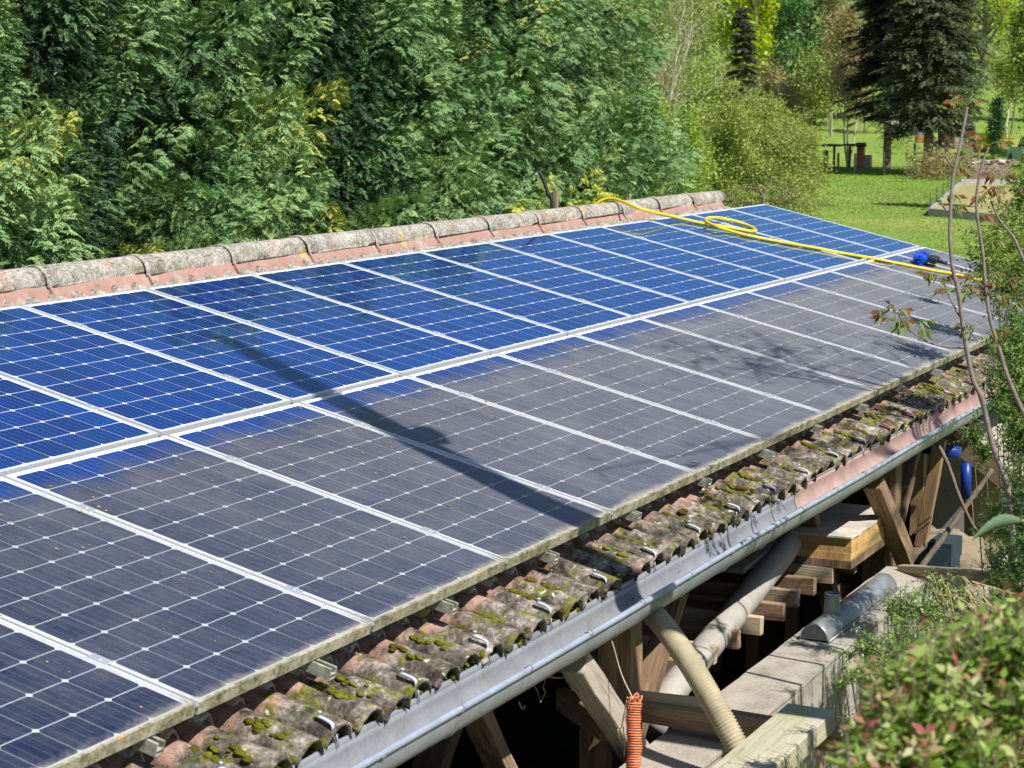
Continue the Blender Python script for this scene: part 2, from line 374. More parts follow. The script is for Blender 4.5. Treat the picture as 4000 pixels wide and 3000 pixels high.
def m_concrete(name, c, blocks=None):
    n = NT(name); v = n.pos(); a = n.noise(v, 5, 7, 0.7); b = n.noise(v, 60, 5, 0.7)
    col = n.ramp(n.math('ADD', n.math('MULTIPLY', a, 0.6), n.math('MULTIPLY', b, 0.4)), [(0.34, tuple(x*0.62 for x in c)), (0.5, c), (0.66, tuple(min(1, x*1.2) for x in c))])
    h = b
    g_ = n.t.nodes.new('ShaderNodeNewGeometry'); top = n.math('GREATER_THAN', n.math('ABSOLUTE', n.sep(g_.outputs['True Normal'])[2]), 0.5)
    if blocks:
        s = n.sep(n.pos()); br = n.t.nodes.new('ShaderNodeTexBrick'); cv = n.t.nodes.new('ShaderNodeCombineXYZ')
        n.L(s[0], cv.inputs[0]); n.L(n.math('ADD', s[2], 10.02), cv.inputs[1]); n.L(cv.outputs[0], br.inputs['Vector'])
        br.inputs['Scale'].default_value = 1.0; br.inputs['Brick Width'].default_value = 0.36; br.inputs['Row Height'].default_value = 0.17
        br.inputs['Mortar Size'].default_value = 0.006; br.inputs['Color1'].default_value = (1, 1, 1, 1); br.inputs['Color2'].default_value = (0.9, 0.9, 0.92, 1); br.inputs['Mortar'].default_value = (0.6, 0.58, 0.56, 1)
        col = n.mix(n.math('SUBTRACT', 1.0, top, clamp=True), col, n.mix(1.0, col, br.outputs['Color'], 'MULTIPLY'))
        h = n.math('SUBTRACT', b, n.math('MULTIPLY', n.math('MULTIPLY', br.outputs['Fac'], n.math('SUBTRACT', 1.0, top, clamp=True)), 1.5))
    n.base(col).set(rough=0.95, spec=0.15).bump(h, 0.5, 0.006); return n.m
M_BLOCK = m_concrete('concrete_block', (0.42, 0.38, 0.33), True)
M_CONC = m_concrete('old_concrete', (0.36, 0.34, 0.3))
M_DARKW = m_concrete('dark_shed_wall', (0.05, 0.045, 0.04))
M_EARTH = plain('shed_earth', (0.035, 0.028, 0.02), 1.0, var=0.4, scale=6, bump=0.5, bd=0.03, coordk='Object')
M_BLUEP = plain('blue_plastic', (0.01, 0.045, 0.28), 0.35, var=0.1, bump=0.02)
M_YHOSE = plain('yellow_hose', (0.85, 0.56, 0.015), 0.38, var=0.05, bump=0.02)
M_BLACK = plain('black_rubber', (0.02, 0.021, 0.024), 0.5, var=0.2)
M_BRIS = plain('blue_bristles', (0.01, 0.1, 0.75), 0.5, var=0.25, scale=60)
M_WPOLE = plain('grey_white_pole', (0.62, 0.61, 0.68), 0.3, var=0.05)
M_ORANGE = plain('orange_twine', (0.62, 0.2, 0.09), 0.6, var=0.25, scale=20)
M_STRING = plain('pale_string', (0.5, 0.42, 0.3), 0.9)
M_BARK = plain('grey_brown_bark', (0.17, 0.13, 0.1), 0.95, var=0.45, scale=25, bump=0.7, bd=0.01)
M_BARKP = plain('pale_bark', (0.42, 0.38, 0.3), 0.9, var=0.3, scale=14, bump=0.4)
M_BARKR = plain('sapling_bark', (0.22, 0.17, 0.15), 0.7, var=0.35, scale=35, bump=0.3)
M_RED = plain('red_clay', (0.45, 0.15, 0.07), 0.8)
M_WHITE = plain('white_sheet', (0.75, 0.76, 0.78), 0.5, var=0.12, scale=5)
M_BEIGEP = plain('beige_ribbed_pipe', (0.36, 0.31, 0.2), 0.7, var=0.3, scale=14)
M_CREAM = plain('cream_board', (0.62, 0.52, 0.3), 0.8, var=0.1)

def leafmat(name, stops, trans=0.3, rough=0.55, spec=0.35):
    n = NT(name); a = n.t.nodes.new('ShaderNodeAttribute'); a.attribute_name = 'tint'
    c = n.ramp(a.outputs['Fac'], stops)
    n.base(c).set(rough=rough, spec=spec)
    tr = n.t.nodes.new('ShaderNodeBsdfTranslucent'); mx = n.t.nodes.new('ShaderNodeMixShader'); mx.inputs[0].default_value = trans
    bc = n.mix(1.0, c, (1.15, 1.2, 0.6), 'MULTIPLY'); n.L(bc, tr.inputs[0]); n.L(n.p.outputs[0], mx.inputs[1]); n.L(tr.outputs[0], mx.inputs[2]); n.L(mx.outputs[0], n.out.inputs[0])
    return n.m
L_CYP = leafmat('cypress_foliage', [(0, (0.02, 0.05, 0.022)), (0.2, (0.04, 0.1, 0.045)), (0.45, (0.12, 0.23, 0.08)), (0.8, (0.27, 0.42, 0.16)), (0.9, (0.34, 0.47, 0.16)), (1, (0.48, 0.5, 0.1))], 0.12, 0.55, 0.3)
L_GOLD = leafmat('golden_cypress_foliage', [(0, (0.08, 0.18, 0.04)), (0.45, (0.24, 0.36, 0.06)), (1, (0.7, 0.66, 0.1))], 0.25)
L_SPR = leafmat('spruce_needles', [(0, (0.01, 0.022, 0.014)), (0.5, (0.05, 0.075, 0.035)), (0.85, (0.13, 0.16, 0.07)), (1, (0.22, 0.22, 0.1))], 0.1)
L_LIME = leafmat('lime_leaves', [(0, (0.22, 0.3, 0.012)), (0.5, (0.45, 0.54, 0.02)), (1, (0.62, 0.68, 0.05))], 0.45)
L_GREEN = leafmat('fresh_leaves', [(0, (0.12, 0.2, 0.03)), (0.5, (0.25, 0.36, 0.06)), (1, (0.4, 0.5, 0.12))], 0.4)
L_DKG = leafmat('deep_green_leaves', [(0, (0.03, 0.09, 0.03)), (0.5, (0.08, 0.2, 0.06)), (1, (0.16, 0.32, 0.09))], 0.3)
L_OLIVE = leafmat('olive_leaves', [(0, (0.12, 0.17, 0.035)), (0.5, (0.27, 0.34, 0.07)), (1, (0.44, 0.48, 0.14))], 0.35)
L_BROWN = leafmat('bronze_leaves', [(0, (0.18, 0.13, 0.06)), (0.5, (0.36, 0.29, 0.14)), (1, (0.5, 0.48, 0.22))], 0.3)
L_YFLOW = leafmat('yellow_flowers', [(0, (0.4, 0.36, 0.01)), (0.3, (0.75, 0.62, 0.01)), (1, (0.9, 0.78, 0.03))], 0.2)
L_BOX = leafmat('small_glossy_leaves', [(0, (0.05, 0.11, 0.02)), (0.5, (0.14, 0.26, 0.045)), (0.9, (0.28, 0.42, 0.1)), (1, (0.45, 0.54, 0.22))], 0.35, 0.45, 0.35)
L_RED = leafmat('red_tipped_leaves', [(0, (0.08, 0.17, 0.025)), (0.35, (0.22, 0.36, 0.05)), (0.55, (0.4, 0.5, 0.14)), (0.7, (0.5, 0.5, 0.26)), (0.82, (0.45, 0.27, 0.15)), (0.97, (0.42, 0.11, 0.12))], 0.4, 0.5, 0.3)
L_WAL = leafmat('walnut_young_leaves', [(0, (0.16, 0.28, 0.05)), (0.35, (0.2, 0.25, 0.06)), (0.6, (0.22, 0.1, 0.05)), (1, (0.3, 0.09, 0.05))], 0.35)
L_GRASS = leafmat('grass_blades', [(0, (0.15, 0.26, 0.03)), (0.5, (0.25, 0.4, 0.055)), (0.93, (0.4, 0.5, 0.12)), (0.97, (0.6, 0.55, 0.05)), (1, (0.7, 0.6, 0.04))], 0.3)

# ------------------------------------------------------------------ foliage made of many small leaf faces (numpy)
def unit(a): return a/np.maximum(np.linalg.norm(a, axis=-1, keepdims=True), 1e-9)
def rdir(n): return unit(rng.normal(size=(n, 3)))
def kites(P, D, N, L, Wd, curl=0.0):
    D = unit(D); S = unit(np.cross(D, N)); U = np.cross(S, D)
    L = np.broadcast_to(L, (len(P),))[:, None]; Wd = np.broadcast_to(Wd, (len(P),))[:, None]
    mid = P+D*L*0.42
    V = np.stack([P, mid+S*Wd*0.5, P+D*L-U*L*curl, mid-S*Wd*0.5], 1)
    return V.reshape(-1, 3)
def kmesh(name, V, tint, mat):
    n = len(V)//4; me = bpy.data.meshes.new(name)
    me.vertices.add(len(V)); me.vertices.foreach_set('co', np.ascontiguousarray(V, dtype=np.float32).ravel())
    me.loops.add(4*n); me.loops.foreach_set('vertex_index', np.arange(4*n, dtype=np.int32))
    me.polygons.add(n); me.polygons.foreach_set('loop_start', np.arange(0, 4*n, 4, dtype=np.int32))
    me.polygons.foreach_set('loop_total', np.full(n, 4, dtype=np.int32))
    me.update(calc_edges=True)
    at_ = me.attributes.new('tint', 'FLOAT', 'FACE'); at_.data.foreach_set('value', np.clip(tint, 0, 1).astype(np.float32))
    me.materials.append(mat); return me
def sprays(P, D, N, L, tint, pairs=6, w=0.016):            # flat fern-like sprays, drooping to the tip
    n = len(P); D = unit(D); S = unit(np.cross(D, N)); out = []; tt = []
    L = np.broadcast_to(L, (n,))[:, None]
    for k in range(pairs):
        s = (k+0.5)/pairs; base = P+D*L*s+np.array([0, 0, -1.0])*(L*0.42*s*s)
        ln = L*(0.46*(1-0.62*s))*rng.uniform(0.7, 1.25, (n, 1))
        for sg in (-1, 1):
            d = unit(D*0.75+S*sg*0.8+np.array([0, 0, -0.22-0.4*s])+rng.normal(size=(n, 3))*0.13)
            out.append(kites(base, d, N+rng.normal(size=(n, 3))*0.18, ln[:, 0], w*2.0+ln[:, 0]*0.12, 0.12)); tt.append(tint+0.12*s+rng.normal(size=n)*0.05)
    base = P+D*L*0.85+np.array([0, 0, -1.0])*(L*0.3)
    out.append(kites(base, unit(D+np.array([0, 0, -0.8])), N, L[:, 0]*0.3, w*1.8)); tt.append(tint+0.15)
    return np.concatenate(out), np.concatenate(tt)

def tubes_np(segs, n=5):                                    # segs: list of (p0,p1,r0,r1)
    A = np.array([s[0] for s in segs], float); B = np.array([s[1] for s in segs], float)
    ra = np.array([s[2] for s in segs]); rb = np.array([s[3] for s in segs])
    d = unit(B-A); ref = np.where(np.abs(d[:, 2:3]) > 0.9, np.array([[1.0, 0, 0]]), np.array([[0, 0, 1.0]]))
    x = unit(np.cross(d, ref)); y = np.cross(d, x)
    an = np.arange(n)*2*pi/n; c = np.cos(an)[None, :, None]; s = np.sin(an)[None, :, None]
    ring = x[:, None]*c+y[:, None]*s
    V = np.concatenate([A[:, None]+ring*ra[:, None, None], B[:, None]+ring*rb[:, None, None]], 1).reshape(-1, 3)
    m = len(segs); F = []
    k = np.arange(n); q = np.stack([k, (k+1) % n, n+(k+1) % n, n+k], 1)
    F = (np.arange(m)[:, None, None]*2*n+q[None]).reshape(-1, 4)
    return V, F
def segmesh(name, segs, mat, n=5):
    V, F = tubes_np(segs, n); me = bpy.data.meshes.new(name); me.vertices.add(len(V)); me.vertices.foreach_set('co', V.astype(np.float32).ravel())
    me.loops.add(F.size); me.loops.foreach_set('vertex_index', F.ravel().astype(np.int32)); me.polygons.add(len(F))
    me.polygons.foreach_set('loop_start', np.arange(0, F.size, 4, dtype=np.int32)); me.polygons.foreach_set('loop_total', np.full(len(F), 4, dtype=np.int32))
    me.update(calc_edges=True); me.polygons.foreach_set('use_smooth', np.ones(len(F), dtype=bool)); me.materials.append(mat); return me

def grow(h, r, levels=3, spread=0.7, nb=(7, 5, 4), first=0.3, wander=0.12, upb=0.25, lean=(0, 0), lenf=0.45, stems=1):
    """branch skeleton -> segs, tips (positions, directions, level)"""
    segs, tips = [], []
    def branch(p, d, L, r, lv):
        n = 5 if lv < 2 else 3; pts = [p]; dd = d.copy()
        for i in range(n):
            dd = unit(dd+rng.normal(size=3)*wander+np.array([0, 0, upb*0.25])); q = pts[-1]+dd*L/n
            r0 = r*(1-0.8*i/n); r1 = r*(1-0.8*(i+1)/n); segs.append((pts[-1], q, r0, r1)); pts.append(q)
            if lv >= levels-1: tips.append((q, dd))
        if lv < levels:
            for k in range(nb[min(lv, len(nb)-1)]):
                t = (first if lv == 0 else 0.25)+(1-(first if lv == 0 else 0.25))*(k+rng.random())/nb[min(lv, len(nb)-1)]
                t = min(t, 0.98); i = min(int(t*n), n-1); q = pts[i]+(pts[i+1]-pts[i])*(t*n-i)
                side = rdir(1)[0]; side -= dd*side.dot(dd); side = unit(side)
                nd = unit(d*(1-spread)+side*spread+np.array([0, 0, upb])); branch(q, nd, L*lenf*(1.15-0.6*t)*rng.uniform(0.8, 1.2), r*0.42, lv+1)
        tips.append((pts[-1], dd))
    for s_ in range(stems):
        a = rng.uniform(0, 2*pi); off = np.array([cos(a), sin(a), 0])*(0.0 if stems == 1 else 1.0)
        branch(off*r*2, unit(np.array([lean[0], lean[1], 1.0])+off*0.22*(stems > 1)), h*rng.uniform(0.85, 1.0), r, 0)
    return segs, tips
def leaves_on(tips, per, size, spread, wide=0.5, tmean=0.45, tsd=0.22, droop=0.0):
    P = np.array([t[0] for t in tips]); D = np.array([t[1] for t in tips])
    P = np.repeat(P, per, 0); D = np.repeat(D, per, 0); n = len(P)
    clump = np.repeat(rng.normal(size=len(tips))*tsd*0.6, per)
    P = P+rng.normal(size=(n, 3))*spread; dr = unit(D*0.5+rdir(n)+np.array([0, 0, -droop]))
    L = size*rng.uniform(0.6, 1.3, n)
    nn = unit(rdir(n)*0.8+np.array([0, 0, 1.0]))
    return kites(P, dr, nn, L, L*wide, 0.1), tmean+clump+rng.normal(size=n)*tsd*0.7

# ------------------------------------------------------------------ the ground
cd2 = np.array([CF[0], CF[1]])/np.hypot(CF[0], CF[1]); sd2 = np.array([cd2[1], -cd2[0]])
DZ = [(-60, -2.0), (0, -3.2), (20, -3.25), (34, -3.15), (45, -2.85), (58, -2.38), (70, -2.1), (82, -1.88), (86, -1.86), (90, -1.95), (93, -1.9), (100, -0.9), (112, 0.1), (130, 1.5), (160, 4.0), (200, 9.0), (260, 19), (340, 34), (450, 55), (620, 85), (900, 110), (1500, 120)]
dzx = np.array([a for a, b in DZ], float); dzy = np.array([b for a, b in DZ], float)
def smooth(t): t = np.clip(t, 0, 1); return t*t*(3-2*t)
def gz(x, y):
    x = np.asarray(x, float); y = np.asarray(y, float); dx = x-CC[0]; dy = y-CC[1]
    d = dx*cd2[0]+dy*cd2[1]; s = dx*sd2[0]+dy*sd2[1]
    z = np.interp(d, dzx, dzy)
    z = z+smooth((d-88)/60)*np.clip(s, -120, 120)*0.035
    z = z+0.12*np.sin(x*0.35+1.3)*np.sin(y*0.28)*smooth((d-25)/30)
    bank = smooth((-4.3-y)/2.6)*smooth((9-x)/5.0)           # the slope the photographer stands on
    z = z+(-0.75-z)*bank
    return z
def ground():
    us = np.concatenate([np.arange(-60, 30, 0.8), np.arange(30, 140, 1.2), np.geomspace(140, 1500, 70)])
    ss = np.concatenate([-np.geomspace(60, 900, 22)[::-1], np.arange(-59, 60, 1.2), np.geomspace(60.5, 900, 22)])
    U, S = np.meshgrid(us, ss, indexing='ij'); X = CC[0]+U*cd2[0]+S*sd2[0]; Y = CC[1]+U*cd2[1]+S*sd2[1]; Z = gz(X, Y)
    n, m = U.shape; V = np.stack([X, Y, Z], -1).reshape(-1, 3); i = np.arange(n-1)[:, None]*m+np.arange(m-1)[None]
    F = np.stack([i, i+1, i+m+1, i+m], -1).reshape(-1, 4)
    me = bpy.data.meshes.new('ground'); me.from_pydata(V.tolist(), [], F.tolist()); me.update()
    me.polygons.foreach_set('use_smooth', np.ones(len(F), dtype=bool))
    nt = NT('meadow_grass'); v = nt.pos(); a = nt.noise(v, 0.5, 6, 0.6); b = nt.noise(v, 6, 6, 0.75); c = nt.noise(v, 0.07, 5, 0.6); f = nt.noise(v, 28, 3, 0.7)
    g = nt.ramp(nt.math('ADD', nt.math('MULTIPLY', b, 0.6), nt.math('MULTIPLY', f, 0.4)), [(0.32, (0.12, 0.21, 0.03)), (0.5, (0.18, 0.285, 0.05)), (0.68, (0.28, 0.38, 0.09))])
    g = nt.mix(nt.math('MULTIPLY', nt.math('SUBTRACT', a, 0.5), 3.5, clamp=True), g, (0.34, 0.38, 0.1))
    g = nt.mix(nt.math('MULTIPLY', nt.math('SUBTRACT', c, 0.54), 5.0, clamp=True), g, (0.3, 0.28, 0.11))
    wr = nt.noise(v, 0.22, 7, 0.75, 0.6); g = nt.mix(nt.math('MULTIPLY', nt.math('SUBTRACT', wr, 0.56), 7.0, clamp=True), g, (0.24, 0.2, 0.09))
    nt.base(g).set(rough=0.95, spec=0.1).bump(b, 0.6, 0.15); me.materials.append(nt.m)
    if me.polygons[0].normal.z < 0: me.flip_normals()
    o = link('ground', me); o['kind'] = 'structure'; return o
ground()
#PART2
# ------------------------------------------------------------------ the shed: roof, ridge, eaves tiles, gutter, timber
shed = thing('open_shed', (4, -2.2, -3.2), 'long open timber shed with a mossy tiled roof covered in solar panels', 'shed')
RX0, RX1 = -4.6, 10.5
SP = 0.175
def hcrest(v): return -0.035-0.075*min(max(v, 0)/3.2, 1)
def roof_sheet(x0, x1, back=False):
    mb = MB(); rows = []; n = int((x1-x0)/SP*8)
    vs = [-0.29, -0.1, 0.25, 0.6, 1.2, 1.8, 2.4, 3.0, 3.2]
    for v in vs:
        r = []
        for i in range(n+1):
            u = x0+(x1-x0)*i/n; ph = (u-x0)/SP*2*pi; h = hcrest(v)-0.045+0.045*cos(ph)+random.uniform(-0.003, 0.003)
            if back: p = T(u, v, h); p = Vector((p.x, 0.62-p.y, p.z))
            else: p = T(u, v, h)
            r.append(p)
        rows.append(r)
    mb.sheet(rows, thick=(0, 0, -0.015)); return mb
put(roof_sheet(RX0, RX1), 'roof_tiling', M_RTILE, shed, True)
o = put(roof_sheet(RX0, RX1, True), 'rear_roof_tiling', M_RTILE, shed, True)
# ridge
def ridge_mesh(var):
    mb = MB(); L = 0.9; rows = []
    for j, (x, rr) in enumerate(((0, 0.099), (0.035, 0.1), (0.04, 0.093), (0.4, 0.088), (0.75, 0.084), (L, 0.082))):
        r = []
        for k in range(15):
            a = pi*(k/14)*1.06-0.03*pi; q = rr+mnoise.noise(Vector((x*3+var*7, k*0.4, var)))*0.004
            r.append(Vector((x, -q*cos(a), q*0.98*sin(a))))
        rows.append(r)
    mb.sheet(rows, thick=(0, 0, -0.012)); return mb.mesh('ridge_tile', True)
rms = [ridge_mesh(i) for i in range(3)]
for k in range(17):
    x = -3.75+0.843*k
    if x+0.85 > RX1+0.1: break
    W = Matrix.Translation((x, 0.315, 0.058+random.uniform(-.003, .003))) @ Matrix.Rotation(random.uniform(-.008, .008), 4, 'Z') @ Matrix.Rotation(radians(-0.5), 4, 'Y') @ Matrix.Rotation(random.uniform(-.05, .05), 4, 'X')
    rt = link('ridge_tile', rms[k % 3], W, shed, M_RTILE)
    mb = MB(); mb.box((x+0.02, 0.212, 0.016), (0.018, 0.03, 0.075), Matrix.Rotation(radians(-35), 3, 'X')); put(mb, 'mortar_rib', M_MORTAR, rt)
mb = MB(); rows = []
for (y, z) in ((0.26, 0.062), (0.232, 0.048), (0.212, 0.012), (0.19, -0.03), (0.15, -0.1)):
    rows.append([Vector((RX0+(RX1-RX0)*i/400, y+mnoise.noise(Vector((i*0.3, y*20, 0)))*0.006, z+mnoise.noise(Vector((i*0.17, z*20, 3)))*0.006)) for i in range(401)])
mb.sheet(rows); put(mb, 'ridge_mortar', M_MORTAR, shed, True)
# eaves: cover tiles and channel tiles, one object each
def tile_mesh(var, cover=True):
    mb = MB(); L = 0.46; rows = []; nl = 14; na = 11
    for j in range(nl+1):
        y = L*j/nl; rr = (0.073-0.009*j/nl) if cover else (0.062-0.006*j/nl)
        r = []
        for k in range(na+1):
            t = k/na; a = radians(8)+radians(164)*t
            nz = mnoise.fractal(Vector((cos(a)*2.5, y*9+var*11, sin(a)*2.5+var*3)), 1.0, 2.0, 3)*0.0032
            q = rr+nz; yy = y-(abs(mnoise.noise(Vector((a*2, var*5.0, 1))))*0.014 if j == 0 else 0)
            p = Vector((q*cos(a), yy, q*sin(a) if cover else -q*sin(a)*0.8)); r.append(p)
        rows.append(r)
    mb.sheet(rows, thick=(0, 0, -0.014)); return mb.mesh('cover_tile' if cover else 'channel_tile', True)
cms = [tile_mesh(i) for i in range(6)]; chm = [tile_mesh(i, False) for i in range(3)]
ntile = 84; covers = []; moss = MB(); hookspots = []
def blob(mb, c, rx, ry, rz, R=None, seed=0, n=7, m=10):
    vs = []; fs = []
    for i in range(n+1):
        ph = pi*0.5*i/n if False else pi*i/n
        for k in range(m):
            a = 2*pi*k/m; d = Vector((sin(ph)*cos(a), sin(ph)*sin(a), cos(ph)))
            q = 1+0.38*mnoise.noise(d*1.7+Vector((seed, seed*0.7, 0)))+0.2*mnoise.noise(d*5+Vector((seed, 0, seed)))
            p = Vector((d.x*rx, d.y*ry, d.z*rz))*q
            if R is not None: p = R @ p
            vs.append(p+Vector(c))
    for i in range(n):
        for k in range(m): fs.append((i*m+k, i*m+(k+1) % m, (i+1)*m+(k+1) % m, (i+1)*m+k))
    mb.add(vs, fs)
R3 = ROOFROT.to_3x3()
for k in range(ntile):
    u = -4.1+SP*k
    if u > RX1-0.05: break
    vf = 3.497+random.uniform(-0.015, 0.015); hc = -0.132+random.uniform(-.006, .006)
    W = Matrix.Translation(T(u, vf, hc-0.072)) @ ROOFROT @ Matrix.Rotation(random.uniform(-.035, .035), 4, 'Z') @ Matrix.Rotation(random.uniform(-.01, .02), 4, 'X') @ Matrix.Rotation(random.uniform(-.06, .06), 4, 'Y')
    ctile = link('cover_tile', cms[random.randrange(6)], W, shed, M_TILE); covers.append((u, ctile))
    W = Matrix.Translation(T(u+SP/2, vf-0.05+random.uniform(-.015, .015), hc-0.066)) @ ROOFROT @ Matrix.Rotation(random.uniform(-.04, .04), 4, 'Z')
    link('channel_tile', chm[random.randrange(3)], W, shed, M_TILE)
    # moss: cushions in the channels, at the noses and on some crests
    for q in range(random.choice((8, 14, 22))):
        vv = random.uniform(3.26, 3.49); s = random.uniform(0.008, 0.02)
        uu = u+SP/2+random.uniform(-0.03, 0.03)
        blob(moss, T(uu, min(vv, vf-0.06), hc-0.095+abs(uu-u-SP/2)*0.5), s*1.25, s*random.uniform(1.0, 2.4), s*0.7, R3, random.random()*50, 5, 8)
    if random.random() < 0.8:
        uo = random.uniform(-0.05, 0.045)
        for q in range(random.randint(6, 20)):
            s = random.uniform(0.006, 0.016); uu = u+uo+random.uniform(-.02, .02); vv = random.uniform(3.27, 3.42)
            a = (uu-u)/0.074; hh = hc-0.073+0.073*sqrt(max(0.05, 1-a*a))
            blob(moss, T(uu, vv, hh), s, s*1.3, s*0.6, R3, random.random()*50, 5, 8)
    if random.random() < 0.75:
        for q in range(random.randint(2, 6)):
            s = random.uniform(0.006, 0.017)
            blob(moss, T(u+random.choice((-1, 1))*random.uniform(.05, .07), vf-0.02, hc-0.05+random.uniform(-0.02, 0.012)), s, s, s*1.1, R3, random.random()*50, 5, 8)
o = put(moss, 'moss', M_MOSS, shed, True); o['kind'] = 'stuff'
# tile hooks
def hook_mesh():
    mb = MB(); rows = []
    pts = [(0.052, 0.004), (0.04, 0.006), (0.02, 0.006), (0.0, 0.004), (-0.010, -0.001), (-0.014, -0.012), (-0.012, -0.02)]
    for (y, z) in pts: rows.append([Vector((x, y, z+0.003*(1-abs(x)/0.007))) for x in (-0.007, -0.003, 0.003, 0.007)])
    mb.sheet(rows, thick=(0, 0.001, -0.005)); mb.tube([(0, 0.048, 0.004), (0, 0.048, 0.02)], 0.004, 8); mb.tube([(0, 0.048, 0.016), (0, 0.048, 0.021)], 0.0065, 6)
    return mb.mesh('tile_hook', True)
hm = hook_mesh(); hp = hm.copy(); hm.materials.append(M_PLAS); hp.materials.append(M_PINKC)
k = 0
for u in np.arange(-3.63, 10.2, SP*3):
    W = Matrix.Translation(T(u+0.012, 3.472, -0.128)) @ ROOFROT @ Matrix.Rotation(random.uniform(-.1, .1), 4, 'Z')
    link('tile_hook', hm if u < 3.4 else hp, W, min(covers, key=lambda c: abs(c[0]-u))[1])
# gutter
def gut(x0, x1, r, zoff, name, mat, a0=-8, a1=188, th=0.004, n=14, seg=0.25):
    mb = MB(); rows = []; m = int((x1-x0)/seg)
    for i in range(m+1):
        x = x0+(x1-x0)*i/m; row = []
        sag = 0.004*sin(x*1.7)
        for k in range(n+1):
            a = radians(a0+(a1-a0)*k/n); row.append(Vector((x, -3.432-r*cos(a), -1.018-r*sin(a)*1.16+zoff+sag)))
        rows.append(row)
    mb.sheet(rows, thick=None); return mb
GX0, GX1 = -4.4, 10.6
g = gut(GX0, GX1, 0.078, 0, 'gutter', M_ZINC)
gutter = put(g, 'gutter', M_ZINC, shed, True); m_ = gutter.modifiers.new('s', 'SOLIDIFY'); m_.thickness = 0.003; m_.offset = 1
# raised back flange
mb = MB(); rows = []
for (y, z) in ((-3.354, -1.02), (-3.352, -1.0), (-3.350, -0.982)):
    rows.append([Vector((GX0+(2.0-GX0)*i/120, y, z+(0.006*mnoise.noise(Vector((i*0.9, 0, 0))) if z > -0.99 else 0))) for i in range(121)])
mb.sheet(rows); o = put(mb, 'gutter_flange', M_ZINC, gutter, True); o.modifiers.new('s', 'SOLIDIFY').thickness = 0.002
mb = MB()
bead = [(x, -3.515, -1.0+0.004*sin(x*1.7)) for x in np.arange(GX0, GX1+0.01, 0.25)]
mb.tube(bead, 0.0125, 12); put(mb, 'gutter_bead', M_BEAD, gutter, True)
lin = gut(1.95, GX1-0.02, 0.0745, 0.0, 'gutter_lining', M_PINKG, 0, 200); o = put(lin, 'gutter_lining', M_PINKG, gutter, True)
mb = MB(); rows = []
for (y, z) in ((-3.358, -1.01), (-3.356, -0.995), (-3.354, -0.975)):
    rows.append([Vector((1.95+(GX1-1.97)*i/60, y, z)) for i in range(61)])
mb.sheet(rows); o = put(mb, 'gutter_lining_back', M_PINKG, gutter, True); o.modifiers.new('s', 'SOLIDIFY').thickness = 0.002
mb = MB(); mb.tube([(x, -3.354, -0.973) for x in np.arange(1.95, GX1, 0.25)], 0.005, 6); put(mb, 'gutter_rear_bead', M_ZINC, gutter, True)
def bracket_mesh():
    mb = MB(); rows = []
    for k in range(17):
        a = radians(-8+150*k/16); r = 0.083; rows.append([Vector((x, -r*cos(a), -r*sin(a)*1.16)) for x in (-0.009, 0, 0.009)])
    mb.sheet(rows, thick=None)
    rows = []
    for k in range(9):
        a = radians(40*k-60); rows.append([Vector((x, -0.083-0.0145*cos(a), 0.018+0.0145*sin(a))) for x in (-0.012, 0.012)])
    mb.sheet(rows)
    mb.tube([(0.0, 0.076, 0.062), (0.0, 0.07, 0.02)], 0.003, 5)
    mb.box((0, 0.081, 0.06), (0.018, 0.003, 0.05)); return mb.mesh('gutter_bracket', True)
bm_ = bracket_mesh(); bm_.materials.append(M_ZINC)
for x in np.arange(-4.1, 10.4, 0.52):
    o = link('gutter_bracket', bm_, Matrix.Translation((x, -3.432, -1.018)), gutter)
    o.modifiers.new('s', 'SOLIDIFY').thickness = 0.003
lit = MB()
for k in range(420):
    x = random.choice((random.gauss(1.4, 0.5), random.uniform(-4, 10), random.gauss(-1.5, 1.0), random.gauss(3.2, 0.8))); a = radians(random.gauss(82, 22)); s = random.uniform(0.002, 0.0065)
    if not -4.2 < x < 10: continue
    blob(lit, (x, -3.432-0.071*cos(a), -1.018-0.071*sin(a)*1.16+0.003), s*2.2, s, s*0.7, Matrix.Rotation(random.uniform(0, 3), 3, 'Z'), random.random()*9, 3, 5)
o = put(lit, 'leaf_litter', plain('leaf_litter', (0.22, 0.15, 0.07), 0.95, var=0.6, scale=20), gutter); o['kind'] = 'stuff'
# timber frame behind the gutter
timber('fascia_board', (-4.5, -3.27, -1.06), (10.4, -3.27, -1.06), 0.03, 0.16, W_DARK, shed)
timber('wall_plate', (-4.5, -3.12, -1.17), (10.4, -3.12, -1.17), 0.14, 0.12, W_OLD, shed)
for k in range(20):
    x = -4.3+0.76*k; timber('rafter', T(x, 3.36, -0.27), T(x, 0.2, -0.25), 0.07, 0.1, W_DARK, shed)
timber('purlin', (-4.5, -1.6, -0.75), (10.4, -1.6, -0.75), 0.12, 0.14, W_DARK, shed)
PXS = (-3.75, 0.0, 4.15, 8.3)
for px_ in PXS:
    timber('post', (px_-0.02, -3.235, -3.25), (px_-0.02, -3.235, -1.12), 0.14, 0.15, W_OLD, shed, up=(0, 1, 0))
    timber('post', (px_-0.25, -3.25, -3.25), (px_-0.25, -3.25, -1.60), 0.13, 0.15, W_OLD, shed, up=(0, 1, 0))
    timber('brace', (px_-0.79, -3.37, -1.175), (px_-0.2, -3.42, -1.76), 0.10, 0.10, W_GREY if px_ < 3 else W_OLD, shed, up=(0, 1, 0), jit=0.004, cut=0.04)
    timber('brace', (px_+0.12, -3.2, -1.9), (px_+0.75, -3.2, -1.2), 0.06, 0.1, W_OLD, shed, up=(0, 1, 0), jit=0.004)
    timber('brace', (px_-1.15, -3.06, -1.2), (px_-0.2, -3.06, -2.45), 0.07, 0.11, W_OLD, shed, up=(0, 1, 0), jit=0.004)
